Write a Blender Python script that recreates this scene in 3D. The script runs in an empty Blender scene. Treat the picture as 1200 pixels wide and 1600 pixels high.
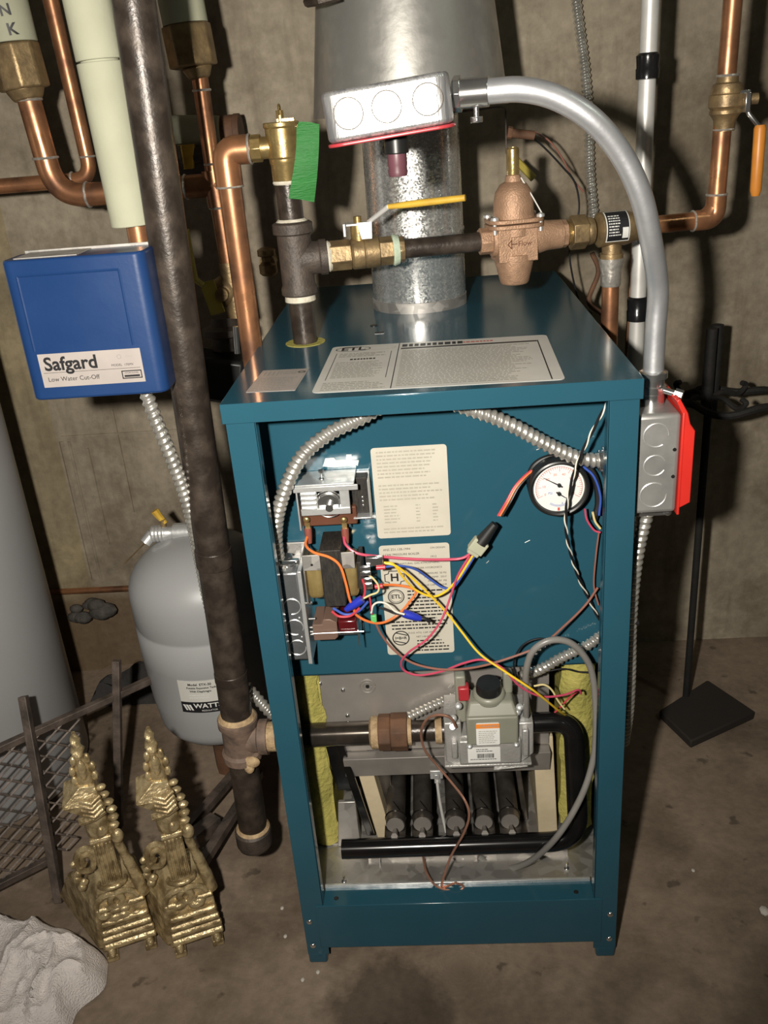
import bpy, bmesh, math, random
from mathutils import Vector, Matrix, Euler, noise
random.seed(7)
C = bpy.context.scene
COL = C.collection
V = Vector
PI = math.pi

# ------------------------------------------------------------------ camera
CAM = V((0.00523588, -0.87639052, 1.08811249))
YAW, PITCH, ROLL, FPX = -0.06907947, 0.42285297, -0.08219926, 1391.62
_f = V((math.sin(YAW)*math.cos(PITCH), math.cos(YAW)*math.cos(PITCH), -math.sin(PITCH)))
_r0 = V((math.cos(YAW), -math.sin(YAW), 0)); _u0 = _r0.cross(_f)
_r = math.cos(ROLL)*_r0 + math.sin(ROLL)*_u0
_u = -math.sin(ROLL)*_r0 + math.cos(ROLL)*_u0
cd = bpy.data.cameras.new('camera'); cam = bpy.data.objects.new('camera', cd); COL.objects.link(cam)
cd.sensor_fit = 'VERTICAL'; cd.sensor_height = 36.0; cd.lens = FPX/1600*36.0
cd.clip_start = 0.02
cam.matrix_world = Matrix(((_r.x, _u.x, -_f.x, CAM.x), (_r.y, _u.y, -_f.y, CAM.y), (_r.z, _u.z, -_f.z, CAM.z), (0, 0, 0, 1)))
C.camera = cam

# ------------------------------------------------------------------ light and exposure
C.view_settings.view_transform = 'Standard'; C.view_settings.look = 'None'
C.view_settings.gamma = 1.0; C.view_settings.exposure = 0.0; C.view_settings.use_curve_mapping = False
w = bpy.data.worlds.new('world'); C.world = w; w.use_nodes = True
w.node_tree.nodes['Background'].inputs[0].default_value = (1.0, 0.86, 0.70, 1)
w.node_tree.nodes['Background'].inputs[1].default_value = 0.020
def light(name, kind, loc, energy, color, size=0.02, target=None):
    l = bpy.data.lights.new(name, kind); o = bpy.data.objects.new(name, l); COL.objects.link(o)
    l.energy = energy; l.color = color; o.location = loc
    if kind == 'POINT': l.shadow_soft_size = size
    if kind == 'AREA': l.size = size
    if kind == 'SPOT':
        l.shadow_soft_size = size; l.spot_size = math.radians(118); l.spot_blend = 1.0
    if target is not None: o.rotation_euler = (V(target)-V(loc)).to_track_quat('-Z', 'Y').to_euler()
    return o
light('flash_lamp', 'SPOT', (-0.122, -0.90, 1.13), 90.0, (1.0, 0.94, 0.84), 0.018, (-0.17, 0.0, 0.93))
light('ceiling_tube', 'AREA', (1.3, -0.5, 2.2), 1.3, (0.88, 1.0, 0.80), 0.12, (0, 0.3, 0.7))

# ------------------------------------------------------------------ picture to place
def P(px, py, Y):
    d = _f + (px-600)/FPX*_r + (800-py)/FPX*_u
    return CAM + d*((Y-CAM.y)/d.y)
def G(px, py, Z=0.0):
    d = _f + (px-600)/FPX*_r + (800-py)/FPX*_u
    return CAM + d*((Z-CAM.z)/d.z)

# ------------------------------------------------------------------ materials
def mat(name, col, rough=0.5, metal=0.0, col2=None, scale=20, bump=0.0, bscale=60, spec=0.5, contrast=(0.35, 0.65), coat=0, rvar=0.0, stretch=None, emis=None):
    m = bpy.data.materials.new(name); m.use_nodes = True; nt = m.node_tree; N = nt.nodes; L = nt.links
    b = N['Principled BSDF']
    b.inputs['Roughness'].default_value = rough; b.inputs['Metallic'].default_value = metal
    b.inputs['Specular IOR Level'].default_value = spec
    b.inputs['Coat Weight'].default_value = coat; b.inputs['Coat Roughness'].default_value = 0.12
    tc = N.new('ShaderNodeTexCoord'); mp = N.new('ShaderNodeMapping'); L.new(tc.outputs['Object'], mp.inputs[0])
    if stretch: mp.inputs['Scale'].default_value = stretch
    n = N.new('ShaderNodeTexNoise'); n.inputs['Scale'].default_value = scale; n.inputs['Detail'].default_value = 6
    L.new(mp.outputs[0], n.inputs['Vector'])
    r = N.new('ShaderNodeValToRGB'); r.color_ramp.elements[0].position = contrast[0]; r.color_ramp.elements[1].position = contrast[1]
    c2 = col2 if col2 else tuple(x*0.88 for x in col)
    r.color_ramp.elements[0].color = (*col, 1); r.color_ramp.elements[1].color = (*c2, 1)
    L.new(n.outputs['Fac'], r.inputs[0]); L.new(r.outputs[0], b.inputs['Base Color'])
    if rvar:
        mr = N.new('ShaderNodeMapRange'); mr.inputs['To Min'].default_value = max(0.02, rough-rvar); mr.inputs['To Max'].default_value = rough+rvar
        mr.inputs['From Min'].default_value = 0.3; mr.inputs['From Max'].default_value = 0.7
        L.new(n.outputs['Fac'], mr.inputs['Value']); L.new(mr.outputs[0], b.inputs['Roughness'])
    if bump:
        n2 = N.new('ShaderNodeTexNoise'); n2.inputs['Scale'].default_value = bscale; n2.inputs['Detail'].default_value = 5
        L.new(mp.outputs[0], n2.inputs['Vector'])
        bp = N.new('ShaderNodeBump'); bp.inputs['Strength'].default_value = bump; bp.inputs['Distance'].default_value = 0.003
        L.new(n2.outputs['Fac'], bp.inputs['Height']); L.new(bp.outputs[0], b.inputs['Normal'])
    return m

def spangle(name, base, dark, scale=90, rough=0.3, bump=0.25):
    m = bpy.data.materials.new(name); m.use_nodes = True; nt = m.node_tree; N = nt.nodes; L = nt.links
    b = N['Principled BSDF']; b.inputs['Metallic'].default_value = 0.85
    tc = N.new('ShaderNodeTexCoord'); v = N.new('ShaderNodeTexVoronoi'); v.inputs['Scale'].default_value = scale
    L.new(tc.outputs['Object'], v.inputs['Vector'])
    sep = N.new('ShaderNodeSeparateColor'); L.new(v.outputs['Color'], sep.inputs[0])
    r = N.new('ShaderNodeValToRGB'); r.color_ramp.elements[0].color = (*dark, 1); r.color_ramp.elements[1].color = (*base, 1)
    L.new(sep.outputs[0], r.inputs[0]); L.new(r.outputs[0], b.inputs['Base Color'])
    mr = N.new('ShaderNodeMapRange'); mr.inputs['To Min'].default_value = rough-0.08; mr.inputs['To Max'].default_value = rough+0.16
    L.new(sep.outputs[1], mr.inputs['Value']); L.new(mr.outputs[0], b.inputs['Roughness'])
    n = N.new('ShaderNodeTexNoise'); n.inputs['Scale'].default_value = 220; n.inputs['Detail'].default_value = 3
    L.new(tc.outputs['Object'], n.inputs['Vector'])
    ad = N.new('ShaderNodeMath'); ad.operation = 'ADD'; L.new(sep.outputs[2], ad.inputs[0]); L.new(n.outputs['Fac'], ad.inputs[1])
    bp = N.new('ShaderNodeBump'); bp.inputs['Strength'].default_value = bump; bp.inputs['Distance'].default_value = 0.0006
    L.new(ad.outputs[0], bp.inputs['Height']); L.new(bp.outputs[0], b.inputs['Normal'])
    return m

def concrete(name, c1, c2, c3, wall=True):
    m = bpy.data.materials.new(name); m.use_nodes = True; nt = m.node_tree; N = nt.nodes; L = nt.links
    b = N['Principled BSDF']; b.inputs['Roughness'].default_value = 0.85 if wall else 0.7
    b.inputs['Specular IOR Level'].default_value = 0.25
    tc = N.new('ShaderNodeTexCoord')
    def noise(scale, det=8, stretch=None, rough=0.6):
        n = N.new('ShaderNodeTexNoise'); n.inputs['Scale'].default_value = scale; n.inputs['Detail'].default_value = det
        n.inputs['Roughness'].default_value = rough
        if stretch:
            mp = N.new('ShaderNodeMapping'); mp.inputs['Scale'].default_value = stretch
            L.new(tc.outputs['Object'], mp.inputs[0]); L.new(mp.outputs[0], n.inputs['Vector'])
        else: L.new(tc.outputs['Object'], n.inputs['Vector'])
        return n
    def ramp(src, p0, p1, a=(0, 0, 0), z=(1, 1, 1)):
        r = N.new('ShaderNodeValToRGB'); r.color_ramp.elements[0].position = p0; r.color_ramp.elements[1].position = p1
        r.color_ramp.elements[0].color = (*a, 1); r.color_ramp.elements[1].color = (*z, 1); L.new(src, r.inputs[0]); return r
    def mix(f, a, z, mode='MIX'):
        x = N.new('ShaderNodeMix'); x.data_type = 'RGBA'; x.blend_type = mode
        if isinstance(f, float): x.inputs[0].default_value = f
        else: L.new(f, x.inputs[0])
        for s, v in ((6, a), (7, z)):
            if isinstance(v, tuple): x.inputs[s].default_value = (*v, 1)
            else: L.new(v, x.inputs[s])
        return x.outputs[2]
    big = ramp(noise(5 if wall else 7, 8).outputs['Fac'], 0.38, 0.62)
    col = mix(big.outputs[0], c1, c2)
    mid = ramp(noise(3.2 if wall else 3.4, 10, None, 0.7).outputs['Fac'], 0.48, 0.62)
    fm = N.new('ShaderNodeMath'); fm.operation = 'MULTIPLY'; fm.inputs[1].default_value = 0.7; L.new(mid.outputs[0], fm.inputs[0])
    col = mix(fm.outputs[0], col, c3)
    if wall:
        st = ramp(noise(9, 4, (2.2, 1, 0.30)).outputs['Fac'], 0.52, 0.66)
        f2 = N.new('ShaderNodeMath'); f2.operation = 'MULTIPLY'; f2.inputs[1].default_value = 0.42; L.new(st.outputs[0], f2.inputs[0])
        col = mix(f2.outputs[0], col, c3)
        # rusty dirt band low on the left of the wall
        sx = N.new('ShaderNodeSeparateXYZ'); L.new(tc.outputs['Object'], sx.inputs[0])
        nb = noise(14, 4)
        def lim(out, a, z, invert=False):
            q = N.new('ShaderNodeMapRange'); q.inputs['From Min'].default_value = a; q.inputs['From Max'].default_value = z
            if invert: q.inputs['To Min'].default_value = 1; q.inputs['To Max'].default_value = 0
            L.new(out, q.inputs['Value']); return q.outputs[0]
        wob = N.new('ShaderNodeMath'); wob.operation = 'MULTIPLY_ADD'; wob.inputs[1].default_value = 0.06; L.new(nb.outputs['Fac'], wob.inputs[0]); L.new(sx.outputs['Z'], wob.inputs[2])
        f3 = N.new('ShaderNodeMath'); f3.operation = 'MULTIPLY'
        L.new(lim(wob.outputs[0], 0.20, 0.24, True), f3.inputs[0]); L.new(lim(sx.outputs['X'], -0.42, -0.34, True), f3.inputs[1])
        f4 = N.new('ShaderNodeMath'); f4.operation = 'MULTIPLY'; f4.inputs[1].default_value = 0.8; L.new(f3.outputs[0], f4.inputs[0])
        col = mix(f4.outputs[0], col, (0.13, 0.082, 0.045))
    else:
        sx = N.new('ShaderNodeSeparateXYZ'); L.new(tc.outputs['Object'], sx.inputs[0])
        # damp patch in front of the boiler
        vd = N.new('ShaderNodeVectorMath'); vd.operation = 'DISTANCE'; vd.inputs[1].default_value = (-0.09, -0.085, 0)
        nw = noise(9, 6)
        va = N.new('ShaderNodeVectorMath'); va.operation = 'MULTIPLY_ADD'; va.inputs[1].default_value = (0.16, 0.16, 0); va.inputs[2].default_value = (0, 0, 0)
        L.new(nw.outputs['Color'], va.inputs[0])
        vb = N.new('ShaderNodeVectorMath'); vb.operation = 'ADD'; L.new(va.outputs[0], vb.inputs[0]); L.new(tc.outputs['Object'], vb.inputs[1])
        vd.inputs[1].default_value = (-0.02, 0.0, 0); L.new(vb.outputs[0], vd.inputs[0])
        q = N.new('ShaderNodeMapRange'); q.inputs['From Min'].default_value = 0.075; q.inputs['From Max'].default_value = 0.10
        q.inputs['To Min'].default_value = 0.6; q.inputs['To Max'].default_value = 0; L.new(vd.outputs['Value'], q.inputs['Value'])
        col = mix(q.outputs[0], col, (0.034, 0.022, 0.014))
        sp = ramp(noise(26, 3, None, 0.5).outputs['Fac'], 0.66, 0.72)
        f5 = N.new('ShaderNodeMath'); f5.operation = 'MULTIPLY'; f5.inputs[1].default_value = 0.55; L.new(sp.outputs[0], f5.inputs[0])
        col = mix(f5.outputs[0], col, (0.035, 0.025, 0.018))
    fine = ramp(noise(60, 6).outputs['Fac'], 0.3, 0.75, (0.84, 0.84, 0.84), (1.14, 1.14, 1.14))
    col = mix(1.0, col, fine.outputs[0], 'MULTIPLY')
    L.new(col, b.inputs['Base Color'])
    bn = noise(30, 10); bp = N.new('ShaderNodeBump'); bp.inputs['Strength'].default_value = 0.35; bp.inputs['Distance'].default_value = 0.006
    L.new(bn.outputs['Fac'], bp.inputs['Height']); L.new(bp.outputs[0], b.inputs['Normal'])
    return m

M_wall = concrete('wall_concrete', (0.36, 0.31, 0.235), (0.27, 0.228, 0.17), (0.14, 0.108, 0.072))
M_floor = concrete('floor_concrete', (0.29, 0.222, 0.165), (0.22, 0.168, 0.123), (0.13, 0.096, 0.067), False)
M_trim = concrete('yellowed_concrete', (0.33, 0.27, 0.165), (0.26, 0.215, 0.14), (0.14, 0.11, 0.07))
M_teal = mat('teal_enamel', (0.021, 0.083, 0.120), 0.14, 0.0, (0.019, 0.076, 0.110), 8, 0.02, 300, 0.5, rvar=0.03)
M_tealdark = mat('teal_enamel_edge', (0.012, 0.05, 0.07), 0.35, 0, None, 12)
M_galv = spangle('galvanised_sheet', (0.95, 0.95, 0.93), (0.66, 0.67, 0.66), 420, 0.20, 0.22)
M_galvdull = spangle('dull_galvanised_sheet', (0.52, 0.50, 0.47), (0.42, 0.40, 0.38), 70, 0.5, 0.15)
M_plate = mat('grey_steel_plate', (0.40, 0.37, 0.34), 0.5, 0.55, (0.28, 0.26, 0.24), 14, 0.05, 60, rvar=0.1)
M_zinc = mat('bright_zinc', (0.80, 0.81, 0.80), 0.36, 0.7, (0.62, 0.63, 0.63), 60, 0.1, 120, rvar=0.1)
M_zincd = mat('dull_zinc_box', (0.50, 0.51, 0.52), 0.3, 0.85, (0.30, 0.31, 0.32), 45, 0.08, 80, rvar=0.1)
M_emt = mat('satin_conduit', (0.74, 0.75, 0.77), 0.36, 0.8, (0.64, 0.65, 0.68), 40, 0.05, 200)
M_emtw = mat('pale_conduit', (0.72, 0.71, 0.68), 0.42, 0.35, (0.62, 0.61, 0.58), 40)
M_flex = mat('flexible_armour', (0.76, 0.74, 0.68), 0.27, 0.76, (0.56, 0.54, 0.49), 60)
M_copper = mat('copper', (0.48, 0.225, 0.11), 0.36, 0.7, (0.17, 0.082, 0.048), 22, 0.05, 90, contrast=(0.42, 0.66), rvar=0.12)
M_solder = mat('solder', (0.72, 0.68, 0.62), 0.35, 0.7, (0.45, 0.42, 0.38), 120, 0.3, 150)
M_iron = mat('black_iron', (0.034, 0.026, 0.021), 0.36, 0.25, (0.082, 0.062, 0.048), 45, 0.15, 260, contrast=(0.42, 0.75), rvar=0.08)
M_ironcast = mat('cast_iron_fitting', (0.050, 0.040, 0.034), 0.55, 0.2, (0.085, 0.065, 0.052), 60, 0.3, 300)
M_pipeblk = mat('black_enamel_pipe', (0.005, 0.005, 0.005), 0.16, 0.0, (0.009, 0.008, 0.008), 30)
M_burn = mat('burner_steel', (0.17, 0.15, 0.13), 0.3, 0.75, (0.09, 0.08, 0.07), 40, 0.1, 90)
M_brass = mat('brass', (0.62, 0.46, 0.20), 0.3, 0.8, (0.36, 0.25, 0.10), 60, 0.1, 200, rvar=0.1)
M_brassd = mat('aged_brass', (0.34, 0.24, 0.12), 0.45, 0.6, (0.20, 0.14, 0.075), 60, 0.2, 200)
M_andiron = mat('ornate_brass', (0.58, 0.46, 0.26), 0.36, 0.55, (0.26, 0.19, 0.095), 60, 0.9, 110, contrast=(0.42, 0.62), rvar=0.1)
M_bronze = mat('cast_bronze', (0.42, 0.255, 0.16), 0.5, 0.35, (0.33, 0.20, 0.125), 90, 0.35, 500)
M_chrome = mat('bright_steel', (0.85, 0.85, 0.84), 0.18, 0.95, (0.7, 0.7, 0.69), 50)
M_dope = mat('pipe_dope', (0.50, 0.36, 0.20), 0.7, 0, (0.30, 0.20, 0.11), 100, 0.5, 300)
M_dopew = mat('white_pipe_tape', (0.66, 0.62, 0.52), 0.6, 0, (0.5, 0.46, 0.36), 100, 0.3, 300)
M_dopeg = mat('green_white_sealant', (0.50, 0.60, 0.47), 0.6, 0, (0.42, 0.5, 0.38), 100, 0.3, 300)
M_foam = mat('white_pipe_foam', (0.40, 0.405, 0.30), 0.8, 0, (0.365, 0.365, 0.27), 20, 0.08, 200, spec=0.2)
M_blue = mat('blue_enamel', (0.011, 0.037, 0.125), 0.33, 0, (0.013, 0.043, 0.138), 10, 0.03, 200, rvar=0.05)
M_label = mat('label_paper', (0.53, 0.50, 0.42), 0.45, 0, (0.49, 0.46, 0.385), 30)
M_labels = mat('silver_label', (0.46, 0.41, 0.38), 0.4, 0.2, (0.42, 0.375, 0.35), 30)
M_ltop = mat('white_label', (0.62, 0.61, 0.57), 0.35, 0, (0.58, 0.57, 0.53), 30)
M_ink = mat('ink', (0.012, 0.012, 0.014), 0.5)
M_inkg = mat('grey_print', (0.33, 0.32, 0.28), 0.5)
M_inkl = mat('faint_print', (0.39, 0.365, 0.30), 0.5)
M_inkr = mat('red_print', (0.55, 0.10, 0.08), 0.5)
M_white = mat('white_print', (0.75, 0.75, 0.72), 0.45)
M_orange = mat('orange_print', (0.85, 0.25, 0.03), 0.4)
M_tank = mat('grey_tank_enamel', (0.36, 0.365, 0.37), 0.42, 0, (0.34, 0.345, 0.35), 6, 0.03, 40)
M_heater = mat('pale_heater_enamel', (0.40, 0.40, 0.405), 0.4, 0, (0.37, 0.37, 0.375), 5, 0.03, 40)
M_wool = mat('yellow_glass_wool', (0.50, 0.44, 0.13), 0.95, 0, (0.36, 0.33, 0.09), 30, 1.0, 160, spec=0.1)
M_fire = mat('refractory_board', (0.60, 0.50, 0.34), 0.9, 0, (0.5, 0.42, 0.28), 20, 0.2, 100, spec=0.1)
M_alum = mat('cast_aluminium', (0.50, 0.49, 0.47), 0.42, 0.5, (0.42, 0.41, 0.39), 50, 0.25, 300)
M_regul = mat('grey_plastic', (0.235, 0.235, 0.19), 0.4, 0, (0.22, 0.22, 0.175), 30)
M_blackp = mat('black_plastic', (0.010, 0.010, 0.010), 0.35, 0, (0.016, 0.016, 0.016), 30)
M_rubber = mat('black_sleeve', (0.012, 0.012, 0.012), 0.5)
M_tapeb = mat('black_tape', (0.008, 0.008, 0.009), 0.22, 0, (0.012, 0.012, 0.013), 30, 0.3, 60)
M_green = mat('green_tape', (0.02, 0.175, 0.03), 0.6, 0, (0.016, 0.145, 0.024), 10, 0.5, 90, stretch=(1, 1, 6))
M_red = mat('red_cover', (0.62, 0.03, 0.02), 0.35, 0, (0.55, 0.025, 0.018), 20)
M_hyel = mat('yellow_handle', (0.66, 0.42, 0.05), 0.4, 0, (0.5, 0.30, 0.04), 50)
M_horg = mat('orange_handle', (0.66, 0.26, 0.035), 0.4, 0, (0.55, 0.2, 0.03), 30)
M_hlem = mat('lemon_handle', (0.42, 0.34, 0.06), 0.5, 0, (0.36, 0.29, 0.05), 30)
M_brown = mat('brown_phenolic', (0.12, 0.045, 0.025), 0.4, 0, (0.10, 0.038, 0.02), 40)
M_purple = mat('purple_paint', (0.12, 0.045, 0.06), 0.4, 0, (0.1, 0.04, 0.05), 40)
M_gold = mat('varnished_coil', (0.62, 0.47, 0.20), 0.25, 0.65, (0.38, 0.27, 0.10), 30, 0.1, 80)
M_lam = mat('black_laminations', (0.022, 0.02, 0.019), 0.5, 0.2, (0.04, 0.036, 0.03), 80, 0.3, 200, stretch=(6, 1, 1))
M_dred = mat('dark_red_coil', (0.09, 0.008, 0.01), 0.15, 0, None, 30, coat=0.6)
M_bar = mat('rusty_black_bar', (0.06, 0.048, 0.04), 0.55, 0.3, (0.15, 0.115, 0.095), 35, 0.3, 150)
M_stand = mat('wrought_iron', (0.006, 0.005, 0.0045), 0.8, 0.0, (0.011, 0.009, 0.008), 40, 0.3, 200)
M_cloth = mat('terry_cloth', (0.86, 0.79, 0.76), 0.95, 0, (0.76, 0.70, 0.67), 60, 1.0, 420, spec=0.1)
M_rag = mat('dark_grey_cloth', (0.055, 0.052, 0.05), 0.9, 0, (0.035, 0.033, 0.032), 20, 0.5, 200, spec=0.1)
M_rust = mat('rust_brown', (0.15, 0.07, 0.035), 0.75, 0, (0.08, 0.04, 0.022), 30, 0.4, 80)
M_debris = mat('white_grit', (0.6, 0.56, 0.5), 0.8)
def wm(n, c, c2=None): return mat(n, c, 0.35, 0, c2 if c2 else tuple(x*0.9 for x in c), 60)
W_or = wm('orange_wire', (0.80, 0.20, 0.05)); W_rd = wm('red_wire', (0.52, 0.05, 0.07)); W_pk = wm('pink_wire', (0.55, 0.07, 0.13))
W_ye = wm('yellow_wire', (0.85, 0.55, 0.03)); W_bl = wm('blue_wire', (0.045, 0.10, 0.42)); W_br = wm('brown_wire', (0.28, 0.12, 0.09))
W_wh = wm('white_wire', (0.75, 0.72, 0.62)); W_bk = wm('black_wire', (0.012, 0.012, 0.014)); W_gy = wm('grey_cable', (0.22, 0.21, 0.195))
W_nut = wm('blue_nut', (0.02, 0.035, 0.42)); W_gn = wm('green_print', (0.12, 0.5, 0.15)); W_py = wm('pale_yellow_wire', (0.70, 0.58, 0.28))

# ------------------------------------------------------------------ mesh builder
class MB:
    def __init__(s): s.v = []; s.f = []; s.p = []
    def add(s, vs, fs):
        n = len(s.v); s.p.append((n, len(vs), len(s.f), len(fs))); s.v += [V(x) for x in vs]; s.f += [tuple(i+n for i in f) for f in fs]; return s
    def box(s, c, d, rot=None):
        c = V(c); R = rot if rot is not None else Matrix.Identity(3)
        vs = [c + R @ V((x*d[0]/2, y*d[1]/2, z*d[2]/2)) for z in (-1, 1) for y in (-1, 1) for x in (-1, 1)]
        return s.add(vs, [(0, 2, 3, 1), (4, 5, 7, 6), (0, 1, 5, 4), (2, 6, 7, 3), (0, 4, 6, 2), (1, 3, 7, 5)])
    def bb(s, x0, x1, y0, y1, z0, z1): return s.box(((x0+x1)/2, (y0+y1)/2, (z0+z1)/2), (abs(x1-x0), abs(y1-y0), abs(z1-z0)))
    def hexa(s, a):  # 8 points: bottom 4 ccw, top 4 ccw
        return s.add(a, [(0, 3, 2, 1), (4, 5, 6, 7), (0, 1, 5, 4), (1, 2, 6, 5), (2, 3, 7, 6), (3, 0, 4, 7)])
    def ring_frame(s, d):
        d = d.normalized(); a = V((0, 0, 1)) if abs(d.z) < 0.9 else V((1, 0, 0))
        u = d.cross(a).normalized(); v = d.cross(u).normalized(); return u, v
    def cyl(s, p0, p1, r, r2=None, n=24, cap=True, rot=0.0):
        p0 = V(p0); p1 = V(p1); r2 = r if r2 is None else r2; u, v = s.ring_frame(p1-p0)
        vs = []
        for p, rr in ((p0, r), (p1, r2)):
            for i in range(n):
                a = 2*PI*i/n+rot; vs.append(p+(u*math.cos(a)+v*math.sin(a))*rr)
        fs = [(i, n+i, n+(i+1) % n, (i+1) % n) for i in range(n)]
        if cap: fs += [tuple(range(n)), tuple(range(2*n-1, n-1, -1))]
        return s.add(vs, fs)
    def lathe(s, prof, o, ax=(0, 0, 1), n=32):   # prof: (radius, height)
        o = V(o); ax = V(ax).normalized(); u, v = s.ring_frame(ax); vs = []
        for r, h in prof:
            for i in range(n):
                a = 2*PI*i/n; vs.append(o+ax*h+(u*math.cos(a)+v*math.sin(a))*max(r, 1e-5))
        fs = []
        for k in range(len(prof)-1):
            for i in range(n):
                j = (i+1) % n; fs.append((k*n+i, (k+1)*n+i, (k+1)*n+j, k*n+j))
        fs += [tuple(range(n)), tuple(range(len(prof)*n-1, (len(prof)-1)*n-1, -1))]
        return s.add(vs, fs)
    def tube(s, pts, r, n=12, rf=None, cap=True, closed=False):
        pts = [V(p) for p in pts]; N = len(pts); vs = []
        t0 = (pts[1]-pts[0]).normalized(); u, v = s.ring_frame(t0)
        for k, p in enumerate(pts):
            t = (pts[min(k+1, N-1)]-pts[max(k-1, 0)])
            if t.length < 1e-9: t = t0
            t.normalize(); u = (u - t*u.dot(t)).normalized(); v = t.cross(u)
            for i in range(n):
                a = 2*PI*i/n; rr = rf(k, a) if rf else (r[k] if isinstance(r, (list, tuple)) else r)
                vs.append(p+(u*math.cos(a)+v*math.sin(a))*rr)
        fs = [(k*n+i, k*n+(i+1) % n, (k+1)*n+(i+1) % n, (k+1)*n+i) for k in range(N-1) for i in range(n)]
        if cap: fs += [tuple(range(n-1, -1, -1)), tuple(range((N-1)*n, N*n))]
        return s.add(vs, fs)
    def sph(s, c, r, sc=(1, 1, 1), n=14, m=9):
        c = V(c); vs = []; 
        for j in range(m+1):
            th = PI*j/m
            for i in range(n):
                a = 2*PI*i/n; vs.append(c+V((math.sin(th)*math.cos(a)*sc[0], math.sin(th)*math.sin(a)*sc[1], math.cos(th)*sc[2]))*r)
        fs = [(j*n+i, (j+1)*n+i, (j+1)*n+(i+1) % n, j*n+(i+1) % n) for j in range(m) for i in range(n)]
        return s.add(vs, fs)
    def torus(s, c, ax, R, r, n=28, m=8, a0=0, a1=2*PI):
        c = V(c); u, v = s.ring_frame(V(ax)); full = abs(a1-a0-2*PI) < 1e-6
        pts = [c+(u*math.cos(a0+(a1-a0)*i/n)+v*math.sin(a0+(a1-a0)*i/n))*R for i in range(n+1)]
        return s.tube(pts, r, m)
    def prism(s, poly, o, U, Wd, N, d):  # polygon in (U,Wd), extruded along N by d
        o = V(o); U = V(U); Wd = V(Wd); N = V(N); n = len(poly)
        vs = [o+U*a+Wd*b for a, b in poly]+[o+U*a+Wd*b+N*d for a, b in poly]
        return s.add(vs, [tuple(range(n)), tuple(range(2*n-1, n-1, -1))]+[(i, n+i, n+(i+1) % n, (i+1) % n) for i in range(n)])
    def quad(s, a, b, c, d): return s.add([a, b, c, d], [(0, 1, 2, 3)])

def smooth(pts, k=8):   # Catmull-Rom
    p = [V(x) for x in pts]; out = []
    p = [p[0]*2-p[1]]+p+[p[-1]*2-p[-2]]
    for i in range(1, len(p)-2):
        for j in range(k):
            t = j/k; out.append(0.5*((2*p[i])+(p[i+1]-p[i-1])*t+(2*p[i-1]-5*p[i]+4*p[i+1]-p[i+2])*t*t+(3*p[i]-p[i-1]-3*p[i+1]+p[i+2])*t**3))
    out.append(p[-2]); return out
def resample(pts, step):
    out = [pts[0].copy()]; acc = 0.0
    for a, b in zip(pts[:-1], pts[1:]):
        L = (b-a).length; d = step-acc
        while d < L:
            out.append(a.lerp(b, d/L)); d += step
        acc = L-(d-step)
    out.append(pts[-1].copy()); return out
def fillet(pts, R, k=8):
    pts = [V(p) for p in pts]; out = [pts[0]]
    for i in range(1, len(pts)-1):
        a = (pts[i-1]-pts[i]); b = (pts[i+1]-pts[i]); la, lb = a.length, b.length; a.normalize(); b.normalize()
        t = min(R, la*0.48, lb*0.48); A = pts[i]+a*t; B = pts[i]+b*t
        for j in range(k+1):
            q = j/k; out.append(A*(1-q)**2+pts[i]*2*q*(1-q)+B*q*q)
    out.append(pts[-1]); return out

# ------------------------------------------------------------------ linking, naming
ROOT = {}
def _mesh(name, mb, m, off, flat=False, ang=38):
    me = bpy.data.meshes.new(name); me.from_pydata([tuple(v-off) for v in mb.v], [], mb.f); me.update()
    bm = bmesh.new(); bm.from_mesh(me); bmesh.ops.recalc_face_normals(bm, faces=bm.faces); bm.to_mesh(me); bm.free()
    me.materials.append(m)
    if not flat:
        me.polygons.foreach_set('use_smooth', [True]*len(me.polygons)); me.set_sharp_from_angle(angle=math.radians(ang))
    return me
SPLIT = {'screw', 'stem', 'tray_screw', 'plate_screw', 'screw_hole', 'plate_hole', 'lid_hole', 'terminal', 'knockout', 'bolt', 'solder_joint', 'coupling', 'pipe', 'foot',
         'paint_scratch', 'pipe_sealant', 'needle', 'foam_sleeve', 'strut', 'hook_arm', 'mounting_bracket', 'pole', 'leaf_scroll_x'}
def clusters(mb):
    bx_ = []
    for (v0, nv, f0, nf) in mb.p:
        vs = mb.v[v0:v0+nv]; e = 0.0003
        bx_.append(([min(v[i] for v in vs)-e for i in range(3)], [max(v[i] for v in vs)+e for i in range(3)]))
    par = list(range(len(bx_)))
    def root(i):
        while par[i] != i: i = par[i]
        return i
    for i in range(len(bx_)):
        for j in range(i):
            if all(bx_[i][0][k] <= bx_[j][1][k] and bx_[j][0][k] <= bx_[i][1][k] for k in range(3)): par[root(i)] = root(j)
    g = {}
    for i in range(len(bx_)): g.setdefault(root(i), []).append(i)
    out = []
    for ids in g.values():
        q = MB()
        for i in ids:
            v0, nv, f0, nf = mb.p[i]; vs = mb.v[v0:v0+nv]; q.add(vs, [tuple(k-v0 for k in f) for f in mb.f[f0:f0+nf]])
        out.append(q)
    return out
def obj(name, mb, m, parent=None, *a, **k):
    if parent is not None and name in SPLIT and len(mb.p) > 1:
        for q in clusters(mb): o = obj1(name, q, m, parent, *a, **k)
        return o
    return obj1(name, mb, m, parent, *a, **k)
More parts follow.
